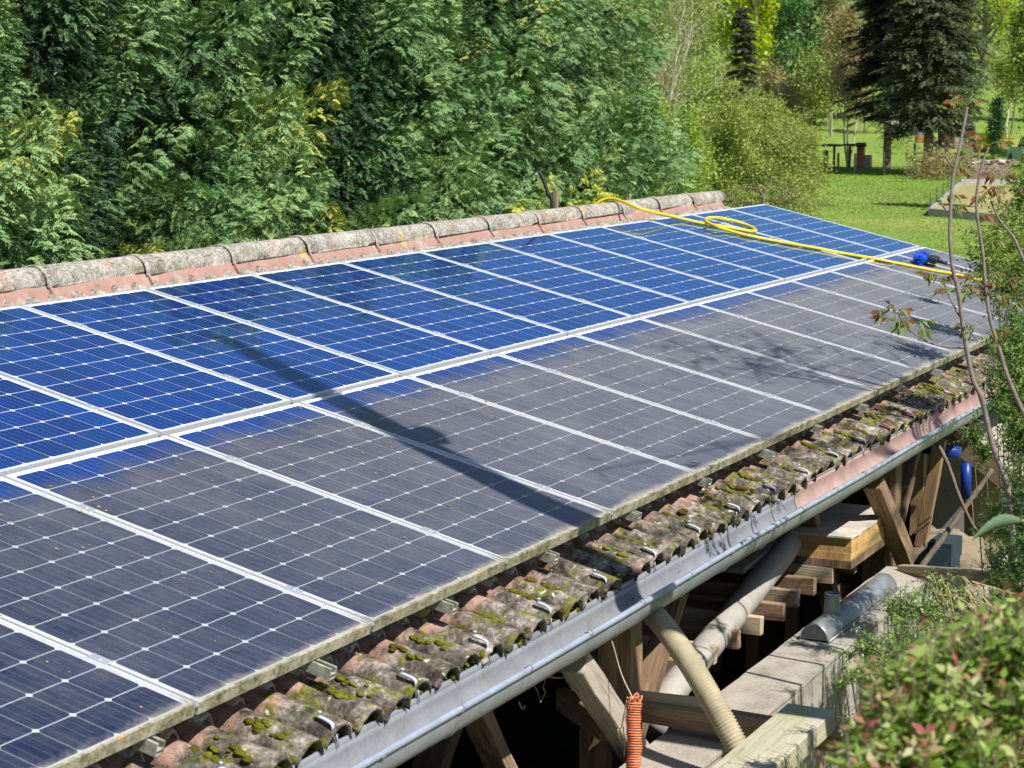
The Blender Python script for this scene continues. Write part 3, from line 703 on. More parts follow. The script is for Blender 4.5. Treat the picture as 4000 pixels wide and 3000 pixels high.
timber('brace', (-2.05, -3.0, -2.3), (-1.0, -3.0, -1.2), 0.07, 0.12, W_DARK, shed, up=(0, 1, 0))
timber('tie_beam', (0.0, -1.2, -1.35), (0.0, -3.3, -1.35), 0.09, 0.12, W_DARK, shed)
# walls and floor
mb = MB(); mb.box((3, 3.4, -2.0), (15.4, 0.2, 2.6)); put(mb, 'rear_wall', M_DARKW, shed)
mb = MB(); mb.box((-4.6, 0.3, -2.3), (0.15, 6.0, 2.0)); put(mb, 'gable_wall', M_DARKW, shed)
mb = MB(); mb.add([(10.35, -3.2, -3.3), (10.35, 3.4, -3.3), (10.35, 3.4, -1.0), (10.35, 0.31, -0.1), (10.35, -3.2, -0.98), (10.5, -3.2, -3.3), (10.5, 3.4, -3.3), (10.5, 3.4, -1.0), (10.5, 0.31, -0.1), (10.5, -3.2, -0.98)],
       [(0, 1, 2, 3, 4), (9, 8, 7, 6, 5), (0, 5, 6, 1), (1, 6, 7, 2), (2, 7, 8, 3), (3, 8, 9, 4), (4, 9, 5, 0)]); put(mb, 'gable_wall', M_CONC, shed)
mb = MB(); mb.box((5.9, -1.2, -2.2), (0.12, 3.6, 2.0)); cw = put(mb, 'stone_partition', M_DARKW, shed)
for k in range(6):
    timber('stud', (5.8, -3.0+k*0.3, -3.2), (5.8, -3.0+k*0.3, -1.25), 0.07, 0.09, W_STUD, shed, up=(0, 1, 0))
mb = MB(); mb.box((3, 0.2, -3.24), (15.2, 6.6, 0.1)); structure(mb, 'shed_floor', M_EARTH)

# ------------------------------------------------------------------ solar panels
def panel_meshes():
    mb = MB(); fw = 0.0115; d = 0.04
    mb.box((PW/2, fw/2, -d/2), (PW, fw, d)); mb.box((PW/2, PL-fw/2, -d/2), (PW, fw, d))
    mb.box((fw/2, PL/2, -d/2), (fw, PL-2*fw, d)); mb.box((PW-fw/2, PL/2, -d/2), (fw, PL-2*fw, d))
    fr = mb.mesh('frame')
    mb = MB(); mb.box((PW/2, PL/2, -0.006), (PW-2*fw-0.0004, PL-2*fw-0.0004, 0.006)); gl = mb.mesh('cells')
    mb = MB(); mb.box((0, 0, -0.001), (0.036, 0.07, 0.007)); mb.tube([(0, 0, 0), (0, 0, 0.007)], 0.007, 8); cl = mb.mesh('clamp')
    mb = MB(); mb.box((0.0, PL/2, -0.012), (0.0185, PL, 0.006)); mb.box((-0.0075, PL/2, -0.006), (0.003, PL, 0.008)); mb.box((0.0075, PL/2, -0.006), (0.003, PL, 0.008)); st = mb.mesh('gap_strip')
    return fr, gl, cl, st
fr, gl, cl, st = panel_meshes()
FRC, FRD = fr, fr.copy(); FRC.materials.append(M_FR_C); FRD.materials.append(M_FR_D)
GLC, GLD = gl, gl.copy(); GLC.materials.append(M_CELL_C); GLD.materials.append(M_CELL_D)
CLC, CLD = cl, cl.copy(); CLC.materials.append(M_ALU); CLD.materials.append(M_ALU)
STC, STD = st, st.copy(); STC.materials.append(M_ALU); STD.materials.append(M_ALU)
ORD = ['first', 'second', 'third', 'fourth', 'fifth', 'sixth', 'seventh', 'eighth', 'ninth', 'tenth', 'eleventh', 'twelfth', 'thirteenth', 'fourteenth', 'fifteenth', 'sixteenth', 'seventeenth', 'eighteenth', 'nineteenth', 'twentieth', 'last but one', 'last']
def panel(i, row, n, tot):
    vb = PL if row == 0 else 1.637+PL+0.018
    look = 'clean blue panel in the upper row' if row == 0 else 'dusty grey panel in the lower row'
    where = ('%s from the left photo edge' % ORD[n]) if n < 8 else ('%s from its far right end' % ORD[tot-1-n])
    if tot-1-n == 0: where = 'last at its far right end'
    if n == 0: where = 'leftmost, cut off by the photo edge'
    W = Matrix.Translation(T(1.01*i+0.01+random.uniform(-.0008, .0008), vb, random.uniform(-.0015, .0015))) @ ROOFROT
    p = tag(link('solar_panel', None, W), look+', '+where, 'solar panel', 'solar panels on the shed roof')
    link('frame', FRC if row == 0 else FRD, W, p); link('cells', GLC if row == 0 else GLD, W, p)
    if i < 10:
        Wg = W @ Matrix.Translation((PW+0.01, 0, 0)); link('gap_strip', STC if row == 0 else STD, Wg, p)
        for yy in (0.34, PL-0.36): link('clamp', CLC if row == 0 else CLD, Wg @ Matrix.Translation((0, yy+random.uniform(-.03, .03), 0.003)), p)
for n, i in enumerate(range(-2, 11)): panel(i, 0, n, 13)
for n, i in enumerate(range(-4, 11)): panel(i, 1, n, 15)
# rails whose ends stick out under the lower edge
def rail_mesh():
    mb = MB(); L = 3.2
    mb.box((0, L/2, -0.018), (0.036, L, 0.004)); mb.box((-0.018, L/2, 0.0), (0.003, L, 0.04)); mb.box((0.018, L/2, 0.0), (0.003, L, 0.04))
    mb.box((-0.013, L/2, 0.0185), (0.007, L, 0.003)); mb.box((0.013, L/2, 0.0185), (0.007, L, 0.003)); mb.box((0, L/2, -0.004), (0.033, L, 0.003)); return mb.mesh('mounting_rail')
rm = rail_mesh(); rm.materials.append(M_RAIL)
for k in range(16):
    u = -3.24+0.872*k
    W = Matrix.Translation(T(u, 3.325+random.uniform(-.02, .02), -0.066)) @ ROOFROT
    tag(link('mounting_rail', rm, W), 'pale metal rail end under the lower panel edge, %s counted from the bottom left' % ORD[k], 'rail', 'rails under the solar panels')
# crumbs of moss on the dusty row
mb = MB()
for k in range(420):
    u = random.uniform(-3.5, 8.5); v = 1.7+abs(random.gauss(0, 0.75)) if random.random() < 0.75 else random.uniform(1.7, 3.2)
    if v > 3.22: continue
    s = random.choice((0.002, 0.0025, 0.003, 0.004, 0.0055)); blob(mb, T(u, v, 0.001), s*1.5, s, s*0.6, R3 @ Matrix.Rotation(random.uniform(0, 3), 3, 'Z'), random.random()*9, 4, 6)
o = put(mb, 'moss_crumbs', plain('dry_moss', (0.3, 0.2, 0.1), 0.9, var=0.7, scale=9, coordk='Object')); tag(o, 'scattered brown crumbs of dry moss lying on the dusty lower panels', 'debris', kind='stuff')

# hose and brush lying on the panels
def spline(pts, n=8):
    pts = [Vector(p) for p in pts]; out = []
    for i in range(len(pts)-1):
        p0 = pts[max(i-1, 0)]; p1 = pts[i]; p2 = pts[i+1]; p3 = pts[min(i+2, len(pts)-1)]
        for k in range(n):
            t = k/n; out.append(0.5*((2*p1)+(p2-p0)*t+(2*p0-5*p1+4*p2-p3)*t*t+(3*p1-p0-3*p2+p3)*t*t*t))
    out.append(pts[-1]); return out
def rf(x, y, h, z=1): # region zooms
    q = (2400+.36166*x, 700+.36166*y) if z == 1 else (3100+.36166*x, 850+.36166*y)
    return T(*onroof(*q, h), h)
hs = [Vector((8.0, 0.75, -0.15)), Vector((8.02, 0.5, 0.1)), Vector((8.05, 0.33, 0.175)), rf(300, 325, 0.1), rf(640, 405, 0.03), rf(850, 455, 0.014), rf(1000, 485, .014), rf(1200, 515, .014), rf(1350, 543, .014), rf(1480, 562, .014), rf(1525, 548, .014), rf(1420, 490, .02), rf(1250, 440, .035), rf(1110, 417, .04), rf(1010, 420, .04), rf(985, 440, .04), rf(1030, 478, .036), rf(1120, 515, .034), rf(1210, 545, .018), rf(1290, 570, .014), rf(1450, 610, .013), rf(1650, 650, .012), rf(1900, 695, .012), rf(2212, 750, .012), rf(500, 380, .012, 2), rf(850, 440, .012, 2), rf(1100, 490, .012, 2), rf(1500, 570, .012, 2), rf(1700, 603, .012, 2), rf(1950, 660, .012, 2), rf(2212, 722, .012, 2), rf(2480, 790, .012, 2)]
mb = MB(); mb.tube(spline(hs, 8), 0.0138, 12); tag(put(mb, 'garden_hose', M_YHOSE, None, True), 'bright yellow garden hose looped once across the upper solar panels', 'hose')
b1 = rf(1590, 475, .06, 2); b2 = rf(2480, 745, 0.03, 2)
br = thing('wash_brush', rf(1440, 490, 0.0, 2), 'blue bristled washing brush on a long pale pole lying on the far panels', 'brush')
mb = MB(); pd = (b1-b2).normalized(); nrm = Vector(NR); sdv = pd.cross(nrm).normalized(); hc = b1+pd*0.07
Rm = Matrix((pd, sdv, nrm)).transposed()
mb.box(hc, (0.09, 0.2, 0.055), Rm); mb.box(hc-pd*0.05, (0.05, 0.06, 0.035), Rm)
o = put(mb, 'brush_head', M_BLACK, br); q = o.modifiers.new('b', 'BEVEL'); q.width = 0.012; q.segments = 3
V = []; 
for k in range(1300):
    a = random.uniform(-0.1, 0.1); d = (pd*random.uniform(0.35, 1.1)+sdv*(a*9+random.uniform(-.25, .25))-nrm*random.uniform(-0.15, 0.75)).normalized()
    p = hc+pd*0.03+sdv*a; L = random.uniform(0.1, 0.15); e = p+d*L
    ds = e.dot(nrm)
    if ds < 0.004: e += nrm*(0.004-ds)
    V.append((tuple(p), tuple(e), 0.0016, 0.002))
o = link('bristles', segmesh('bristles', V, M_BRIS, 3), None, br); 
for vt in o.data.vertices: vt.co -= br.location
o.matrix_basis = Matrix.Identity(4)
mb = MB(); mb.tube([b1, b1.lerp(b2, 0.5), b2], [0.0125, 0.0125, 0.013], 10); put(mb, 'pole', M_WPOLE, br, True)
mb = MB(); mb.tube([b1+pd*0.03, b1-pd*0.06], 0.017, 10); put(mb, 'collar', M_BLACK, br, True)
# bent dark pipe and a loose wire behind the ridge
def Z8(x, y): return (1900+.6304*x, 500+.6304*y)
mb = MB(); pp = [at(*Z8(415, 545), D=16.0), at(*Z8(408, 515), D=16.0), at(*Z8(385, 420), D=16.0), at(*Z8(355, 325), D=16.0), at(*Z8(325, 265), D=16.0)]
pp[0] = Vector((pp[1].x, pp[1].y, -1.0)); mb.tube(spline(pp, 6), 0.016, 10); tag(put(mb, 'bent_pipe', M_BLACK, None, True), 'dark bent pipe standing up behind the ridge tiles', 'pipe')
mb = MB(); pp = [at(*Z8(330, 262), D=16.0), at(*Z8(220, 370), D=15.6), at(*Z8(150, 450), D=15.2), at(*Z8(60, 560), D=14.8), at(*Z8(20, 620), D=14.6)]; mb.tube(spline(pp, 6), 0.0016, 5)
tag(put(mb, 'loose_wire', M_ZINC, None, True), 'thin pale wire hanging from the bent pipe down behind the ridge', 'wire')
mb = MB(); p = at(*Z8(430, 500), D=16.1); mb.bar((p.x, p.y, -1.5), (p.x, p.y, p.z+0.15), 0.035, 0.035, up=(0, 1, 0)); tag(put(mb, 'wooden_stake', W_OLD), 'short brown stake end beside the bent pipe behind the ridge', 'stake')
#PART3
# ------------------------------------------------------------------ what stands and hangs under and beside the eaves
def R4(x, y): return (2000+.9042*x, 1500+.9042*y)
def Z2(x, y): return (2000+.452*x, 2250+.452*y)
def Z3(x, y): return (3000+.452*x, 2250+.452*y)
def Z4(x, y): return (3000+.452*x, 1500+.452*y)
WT = -1.665
M_CAP = m_concrete('rough_mortar_cap', (0.4, 0.36, 0.3))
w = thing('block_wall', (0, -3.62, -3.3), 'grey concrete block wall running under the shed eaves beside the shrubs', 'wall')
mb = MB(); rows = []
mb.bar((-5.0, -3.61, -2.5), (3.35, -3.61, -2.5), 0.29, 1.64, nseg=40, jit=0.004); put(mb, 'blockwork', M_BLOCK, w)
mb = MB(); mb.bar((-5.0, -3.61, -1.674), (3.36, -3.61, -1.674), 0.297, 0.018, nseg=60, jit=0.003); put(mb, 'mortar_cap', M_CAP, w)
w2 = thing('block_wall', (4.5, -3.7, -3.3), 'low pale concrete wall half hidden by shrubs beyond the long wall', 'wall')
mb = MB(); mb.bar((3.7, -3.9, -2.55), (5.6, -3.9, -2.55), 0.2, 1.35, nseg=10, jit=0.004); put(mb, 'blockwork', M_BLOCK, w2)
o = timber('steel_upright', (3.42, -3.76, -3.2), (3.42, -3.76, -1.72), 0.035, 0.035, M_BLACK, w, up=(0, 1, 0))
# rail and big timber in front
tag(timber('rail_timber', (-0.03, -3.32, -1.585), (-0.06, -4.6, -1.585), 0.10, 0.085, W_OLD), 'brown squared timber sticking out level from the near post under the mossy beam', 'timber')
tag(timber('loose_board', (-0.02, -3.05, -1.575), (-0.02, -3.62, -1.56), 0.03, 0.12, W_PALE), 'pale short board nailed beside the near post behind the orange coil', 'board')
tag(timber('heavy_beam', (-4.9, -4.11, -1.495), (-0.08, -4.11, -1.495), 0.205, 0.088, W_GREEN, jit=0.002), 'big greenish squared beam lying in the foreground at the bottom edge', 'beam')
tag(timber('rail_timber', (-0.12, -3.0, -1.56), (-0.42, -3.345, -1.56), 0.05, 0.1, W_OLD), 'short brown board crossing behind the brace left of the orange coil', 'board')
# stack on joists
for k in range(9):
    x = 3.3-0.305*k
    tag(timber('joist', (x, -1.4, -1.665), (x, -3.25-random.uniform(0, .06)+0.008*k, -1.665), 0.05, 0.095, W_PALE if k % 2 else W_OLD), 'rough joist end jutting from the shed, %s from the yellow stack towards the camera' % ORD[k], 'joist', 'joists inside the shed')
s = thing('board_stack', (3.4, -3.2, -1.615), 'stack of yellow boards with grey dusty top resting on the joists', 'board stack')
mb = MB(); mb.box((3.42, -3.185, -1.592), (0.9, 0.36, 0.045)); o = put(mb, 'base_board', W_OLD, s)
for k in range(3):
    mb = MB(); mb.box((3.42+0.004*k, -3.185-0.003*(k % 2), -1.548+0.042*k), (0.88, 0.345, 0.0412)); put(mb, 'yellow_board', W_YEL, s)
mb = MB(); mb.bar((2.97, -3.185, -1.436), (3.88, -3.185, -1.436), 0.36, 0.012, nseg=12, jit=0.003); put(mb, 'top_sheet', M_DUSTY, s)
b2_ = timber('wide_board', (2.2, -2.75, -1.5), (4.6, -2.75, -1.4), 0.5, 0.03, M_DUCT); tag(b2_, 'wide dusty grey board lying inside the shed behind the yellow stack', 'board')
# smooth pipe and ribbed pipe
p0 = at(*R4(600, 1480), Y=-3.2); p1 = at(*R4(690, 1330), Y=-3.19); p2 = at(*R4(850, 1130), Y=-3.15); p3 = at(*R4(1010, 930), Y=-3.1); p4 = at(*R4(1130, 780), Y=-3.04); p5 = at(*R4(1240, 640), Y=-2.97)
mb = MB(); mb.tube(spline([p0, p1, p2, p3, p4, p5], 8), 0.072, 20); tag(put(mb, 'smooth_duct', M_DUCT, None, True), 'thick smooth pale pipe curving up under the roof behind the posts', 'pipe')
q0 = at(*R4(615, 1000), Y=-3.44); q1 = at(*R4(770, 1210), Y=-3.70); q2 = at(*R4(985, 1590), Y=-3.96)
def ribbed(a, b, c, R, pitch, amp):
    L = (c-a).length; n = int(L/pitch*4); pts = []; rs = []
    for i in range(n+1):
        t = i/n; pts.append((a*(1-t)**2+b*2*t*(1-t)+c*t*t)); rs.append(R+amp*(1 if (i % 4) in (1, 2) else -1)*0.5)
    return pts, rs
mid = q1*2-(q0+q2)*0.5
pts, rs = ribbed(q0, mid, q2, 0.046, 0.0125, 0.0055); mb = MB(); mb.tube(pts, rs, 20); tag(put(mb, 'ribbed_pipe', M_BEIGEP, None, True), 'beige ribbed drain pipe leaning from the gutter to the mossy beam', 'pipe')
# half round gutter offcut lying on the wall, with outlet
h = thing('gutter_offcut', (2.2, -3.6, WT), 'upturned half round zinc gutter with an outlet spout on the block wall', 'gutter piece')
A = Vector((1.6, -3.585, WT+0.006)); B = Vector((2.82, -3.6, WT+0.006)); dd = (B-A).normalized(); sd = dd.cross(Vector((0, 0, 1))).normalized(); rad = 0.073
mb = MB(); rows = []
for i in range(21):
    c = A.lerp(B, i/20); r = []
    for k in range(19):
        a = pi*k/18; r.append(c+sd*rad*cos(a)+Vector((0, 0, rad*1.12*sin(a))))
    rows.append(r)
mb.sheet(rows); o = put(mb, 'shell', M_ZINC2, h, True); q = o.modifiers.new('s', 'SOLIDIFY'); q.thickness = 0.003
mb = MB(); c = A+dd*0.02; rim = [c+sd*(rad-0.002)*cos(pi*k/18)+Vector((0, 0, (rad-0.002)*1.12*sin(pi*k/18))) for k in range(19)]
mb.add(rim+[p+dd*0.003 for p in rim], [tuple(range(19)), tuple(range(37, 18, -1))]); put(mb, 'end_cap', M_ZINC2, h)
mb = MB(); blob(mb, c-dd*0.004+Vector((0, 0, 0.045)), 0.003, 0.018, 0.018, None, 3, 6, 12); put(mb, 'solder_patch', M_ZINC, h)
mb = MB(); mb.tube([A+sd*(rad+0.006)+Vector((0, 0, 0.004)), B+sd*(rad+0.006)+Vector((0, 0, 0.004))], 0.008, 8); put(mb, 'rolled_edge', M_ZINC2, h, True)
oc = A.lerp(B, 0.235); mb = MB(); rows = []
for (z, r) in ((0.05, 0.046), (0.09, 0.041), (0.17, 0.038), (0.175, 0.041), (0.18, 0.039)):
    rows.append([oc+Vector((r*cos(2*pi*k/20), r*sin(2*pi*k/20), z)) for k in range(21)])
mb.sheet(rows); o = put(mb, 'outlet', M_ZINC, h, True); o.modifiers.new('s', 'SOLIDIFY').thickness = 0.002
# orange twine coil with strings
cb = at(*Z2(1060, 1090), Y=-3.56); c = thing('twine_coil', (cb.x, cb.y, cb.z-0.32), 'orange corded coil hanging from a string in front of the near post', 'coil')
mb = MB(); pts = []; turns = 34; Hc = 0.36
for i in range(turns*18+1):
    t = i/(turns*18); a = 2*pi*turns*t; rr = 0.027*(1+0.05*sin(t*40)); sag = 0.008*sin(a+1)
    pts.append(Vector((cb.x-0.01*t+rr*cos(a), cb.y+rr*sin(a)+0.004*sin(t*9), cb.z-Hc*t-sag)))
mb.tube(pts, 0.0042, 6); put(mb, 'windings', M_ORANGE, c, True)
mb = MB()
for k in range(7):
    a = k*0.9; mb.tube(spline([cb+Vector((0.02*cos(a), .02*sin(a), -.01)), cb+Vector((0.03*cos(a+1), .03*sin(a+1), 0.012+.006*k % .02)), cb+Vector((.02*cos(a+2.4), .02*sin(a+2.4), -0.005))], 5), 0.004, 6)
put(mb, 'loose_loops', M_ORANGE, c, True)
s0 = at(*Z2(830, 470), Y=-3.46)
mb = MB(); mb.tube(spline([s0, at(*Z2(880, 620), Y=-3.47), at(*Z2(950, 860), Y=-3.5), cb+Vector((0, 0, .0))], 6), 0.0028, 5)
mb.tube(spline([at(*Z2(1010, 1080), Y=-3.57), at(*Z2(985, 1180), Y=-3.5), at(*Z2(950, 1300), Y=-3.48)], 6), 0.0022, 5)
mb.tube(spline([at(*Z2(990, 1080), Y=-3.57), at(*Z2(960, 1230), Y=-3.5), at(*Z2(945, 1310), Y=-3.48), at(*Z2(915, 1330), Y=-3.5), at(*Z2(945, 1440), Y=-3.5)], 6), 0.0022, 5)
mb.tube(spline([at(*Z2(960, 1300), Y=-3.49), at(*Z2(972, 1420), Y=-3.5), at(*Z2(968, 1560), Y=-3.5)], 6), 0.0022, 5); put(mb, 'string', M_STRING, c, True)
mb = MB()
def vine(pp, Y=-3.34, r=0.003): mb.tube(spline([at(*Z2(*p), Y=Y+random.uniform(-.03, .03)) for p in pp], 5), [r*random.uniform(.6, 1.3)]*(5*(len(pp)-1)+1), 5)
vine([(295, 700), (290, 870), (270, 960), (285, 1010), (240, 1100)]); vine([(390, 690), (440, 830), (480, 920), (560, 1000)]); vine([(335, 700), (360, 800), (430, 830), (445, 790), (410, 700)])
vine([(200, 900), (300, 870), (420, 880), (560, 840), (640, 870)]); vine([(560, 780), (575, 900), (560, 960), (640, 1000), (690, 990)]); vine([(180, 920), (220, 1000), (250, 1090)]); vine([(640, 800), (600, 900), (640, 960), (600, 1000), (520, 980), (470, 880)])
vine([(590, 830), (540, 880), (580, 960), (640, 930), (610, 850)]); vine([(60, 1090), (90, 1150), (110, 1120)])
tag(put(mb, 'dead_vine', plain('dry_vine', (0.3, 0.24, 0.17), 0.95, var=0.3), None, True), 'tangle of dry brown vine hanging under the gutter beside the near brace', 'vine')
# blue pipe, lean-to, boards and poles beyond the far post
bp = thing('blue_pipe', at(*R4(1965, 500), X=6.0), 'blue plastic pipe turning down beside the cream board under the lean-to', 'pipe')
mb = MB(); mb.tube([at(*R4(1780, 272), X=5.6), at(*R4(1935, 300), X=5.6)], 0.045, 14); put(mb, 'cross_pipe', M_BLUEP, bp, True)
mb = MB(); mb.tube([at(*R4(1962, 340), X=5.95), at(*R4(1962, 495), X=5.95)], 0.036, 14); put(mb, 'down_pipe', M_BLUEP, bp, True)
lt = thing('lean_to', at(*R4(2040, 470), X=6.5), 'small lean-to with corrugated grey sheets and a brown edge beam beyond the shed', 'lean-to')
def q(x, y, X): return at(*R4(x, y), X=X)
# roof sheet: corners
ra, rb = q(1925, 195, 6.4), q(2235, 440, 6.4); rc = ra+Vector((2.2, 0, 0.04)); rd_ = rb+Vector((2.2, 0, 0.04))
mb = MB(); rows = []
for i in range(90):
    t = i/89; r = []
    for k in range(10):
        s_ = k/9; p = ra.lerp(rc, t).lerp(rb.lerp(rd_, t), s_); p = p+Vector((0, 0, 0.018*cos(t*2*pi*18))); r.append(p)
    rows.append(r)
mb.sheet(rows, thick=(0, 0, -0.008)); put(mb, 'corrugated_sheet', plain('fibre_cement', (0.36, 0.34, 0.28), 0.95, var=0.35, scale=9, bump=0.3), lt, True)
timber('edge_beam', q(1880, 215, 6.35), q(2225, 480, 6.35), 0.06, 0.15, W_OLD, lt); timber('batten', q(1918, 205, 6.3), q(1950, 235, 6.3), 0.05, 0.06, W_PALE, lt)
mb = MB(); a, b = q(1985, 375, 6.6), q(2110, 375, 6.6); mb.add([a, b, (b.x, b.y, b.z-0.62), (a.x, a.y, a.z-0.5), a+Vector((.02, 0, 0)), b+Vector((.02, 0, 0)), (b.x+.02, b.y, b.z-.62), (a.x+.02, a.y, a.z-.5)], [(0, 1, 2, 3), (7, 6, 5, 4), (0, 4, 5, 1), (1, 5, 6, 2), (2, 6, 7, 3), (3, 7, 4, 0)])
put(mb, 'cream_board', M_CREAM, lt)
timber('lean_to_post', q(1975, 330, 6.5), q(1975, 800, 6.5), 0.06, 0.06, W_STUD, lt, up=(0, 1, 0))
timber('corner_post', q(1850, 240, 5.4), q(1765, 700, 5.4), 0.07, 0.08, W_STUD, lt, up=(0, 1, 0))
def pole(name, label, pts, r, mat, cat='pole'):
    mb = MB(); pp = spline(pts, 8); n = len(pp); mb.tube(pp, [r*(1.1-0.35*i/n)*(1+0.08*sin(i*1.7)) for i in range(n)], 8); return tag(put(mb, name, mat, None, True), label, cat)
pole('leaning_pole', 'straight peeled pole leaning across the opening below the lean-to', [q(1765, 795, 4.6), q(1920, 585, 4.8), q(2075, 370, 5.0)], 0.02, M_BARK)
pole('bent_branch', 'thin crooked branch hanging down from the gutter beside the blue pipe', [q(1835, 255, 4.7), q(1880, 340, 4.7), q(1930, 480, 4.7), q(1980, 590, 4.7), q(2010, 640, 4.7)], 0.013, M_BARK, 'branch')
tag(timber('weathered_rail', at(*R4(1680, 812), X=3.3), at(*R4(2160, 842), X=2.7), 0.05, 0.085, W_GREY, jit=0.004), 'weathered grey timber lying level above the wall end by the far post', 'timber')
mb = MB()
for k in range(5):
    a = q(1800+k*28, 560+random.uniform(-10, 20), 5.5); blob(mb, a+Vector((0, 0, -0.35)), 0.22, 0.25, 0.24, None, k*3.1, 8, 12)
tag(put(mb, 'grey_sacks', plain('sacking', (0.24, 0.2, 0.13), 0.95, var=0.3), None, True), 'dull brown sacks heaped in the shade behind the far post', 'sack')
tb = thing('teal_cabinet', q(1860, 760, 5.2)+Vector((0, 0, -0.6)), 'faded teal cabinet front standing in the shadow below the blue pipe', 'cabinet')
mb = MB(); a = q(1870, 700, 5.2); mb.box((a.x, a.y, a.z-0.3), (0.3, 0.16, 0.7)); put(mb, 'body', plain('faded_teal', (0.025, 0.05, 0.06), 0.8), tb)
mb = MB(); mb.box((a.x-0.152, a.y, a.z-0.3), (0.01, 0.13, 0.62)); put(mb, 'door', plain('faded_teal_door', (0.03, 0.06, 0.07), 0.8), tb)
#PART4
# ------------------------------------------------------------------ trees and shrubs
def gp_depth(px, py):
    lo, hi = 20.0, 400.0
    for _ in range(44):
        m = (lo+hi)/2; p = at(px, py, D=m)
        if p.z > float(gz(p.x, p.y)): lo = m
        else: hi = m
    return lo
def ground_at(px, D):
    p = at(px, 1500, D=D); return Vector((p.x, p.y, float(gz(p.x, p.y))))
def plumes(n, posf, Lp, per, spL, pairs, w, tmean, gold=0.0, droop=0.15, uplo=0.35, uphi=1.1, rad=0.5):
    P, O, S = posf(n)                                       # base point, outward direction, size factor
    el = rng.uniform(uplo, uphi, n)[:, None]
    D = unit(O*(1-el*0.5)+np.array([0, 0, 1.0])*el+rng.normal(size=(n, 3))*0.1)
    Ls = (Lp*rng.uniform(0.65, 1.3, n)*S)[:, None]
    tp = rng.normal(size=n)*0.15+tmean
    if Lp > 1: tp = np.where(np.arange(n) < n*0.42, tp, tp-0.48)  # inner plumes: darker old foliage, with the gaps' shade put into the tint
    if gold: tp = np.where(rng.random(n) < gold, 0.93+rng.normal(size=n)*0.05, tp)
    P = np.repeat(P, per, 0); D2 = np.repeat(D, per, 0); Ls = np.repeat(Ls, per, 0); tp = np.repeat(tp, per); m = len(P)
    t = rng.uniform(0.05, 1, (m, 1))**0.8; R = rdir(m); R = unit(R-D2*np.sum(R*D2, 1, keepdims=True))
    base = P+D2*Ls*t+R*Ls*(0.4*(1-t)**0.8)*rng.uniform(0.72, 1, (m, 1))
    dd = unit(D2*(0.2+0.6*t)+R*(0.95-0.45*t)+np.array([0, 0, 0.05]))
    L = (spL*(1.25-0.75*t)*rng.uniform(0.7, 1.25, (m, 1))*np.clip(Ls/Lp, 0.6, 1.3))[:, 0]
    N = unit(np.array([0, 0, 0.75])+R*0.75+rng.normal(size=(m, 3))*0.16)
    isg = tp > 0.86; tf = tp+0.4*(t[:, 0]-0.5); tf = np.where(isg, np.maximum(tf, 0.9), np.minimum(tf, 0.78)) if not gold or gold < 0.5 else tf  # tint rises to the tips, part of their sunlit look is in the colour
    return sprays(base, dd, N, L, tf, pairs, w)
def cypress_crown(name, h, r, n, mat, gold=0.0, per=30, tm=0.42, spL=0.27, w=0.004):
    big = h > 6
    def pf(n):
        z = h*(0.03+0.97*rng.random(n)**0.9); Rz = r*np.clip(1-(z/h)**2.4, 0.02, 1)**0.75*(0.85+0.15*np.sin(z*1.7+3)); a = rng.uniform(0, 2*pi, n)
        O = np.stack([np.cos(a), np.sin(a), np.zeros(n)], 1); q = rng.uniform(0.3, 0.86, n)
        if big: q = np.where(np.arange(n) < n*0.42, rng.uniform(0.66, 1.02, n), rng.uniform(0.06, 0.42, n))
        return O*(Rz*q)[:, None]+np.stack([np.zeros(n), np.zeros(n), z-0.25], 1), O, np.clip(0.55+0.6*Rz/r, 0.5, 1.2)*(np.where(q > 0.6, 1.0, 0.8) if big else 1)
    V, t = plumes(n, pf, 1.25 if h > 6 else 0.85, per, spL, 8, w, tm, gold); return kmesh(name, V, t, mat)
def trunk_mesh(h, r, mat, k=10, lim=0.5):
    segs = [(np.array([0, 0, h*i/12.]), np.array([0.02*sin(i*2.0), 0.02*cos(i), h*(i+1)/12.]), r*(1-0.8*i/12), r*(1-0.8*(i+1)/12)) for i in range(12)]
    for j in range(k*4):
        z = h*rng.uniform(0.05, 0.85); a = rng.uniform(0, 2*pi); L = lim*rng.uniform(0.5, 1.2)*(1.1-z/h)
        p = np.array([0, 0, z]); segs.append((p, p+np.array([cos(a)*L, sin(a)*L, L*0.25]), r*0.2*(1.1-z/h), r*0.06))
    return segmesh('trunk', segs, mat, 6)
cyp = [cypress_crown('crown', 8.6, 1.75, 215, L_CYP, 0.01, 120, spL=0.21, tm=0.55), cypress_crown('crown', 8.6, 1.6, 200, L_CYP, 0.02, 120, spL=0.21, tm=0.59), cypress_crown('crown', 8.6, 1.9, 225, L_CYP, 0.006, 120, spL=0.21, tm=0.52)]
ctr = trunk_mesh(8.2, 0.1, plain('dark_red_bark', (0.08, 0.05, 0.035), 0.95, var=0.4), 14, 1.4)
hedge = [(6.2, 7.0, 0), (8.0, 6.7, 1), (9.6, 7.1, 2), (11.4, 6.9, 0), (13.1, 6.6, 1), (14.9, 7.2, 2), (16.8, 6.8, 1), (18.6, 7.2, 0), (20.3, 7.1, 1), (22.3, 7.5, 2)]
hl = ['leftmost tall dark cypress of the screen behind the ridge, cut by the photo edge', 'second cypress from the left, with yellowish tips and a bare trunk showing', 'third dense cypress from the left in the tall screen behind the ridge', 'fourth dense cypress from the left in the tall screen behind the ridge',
      'fifth dense cypress from the left in the tall screen behind the ridge', 'sixth dense cypress from the left in the tall screen behind the ridge', 'seventh cypress from the left, directly behind the middle of the ridge', 'last but one cypress at the right part of the tall screen', 'second last cypress, just before the right end of the tall screen', 'last big cypress at the right end of the tall screen']
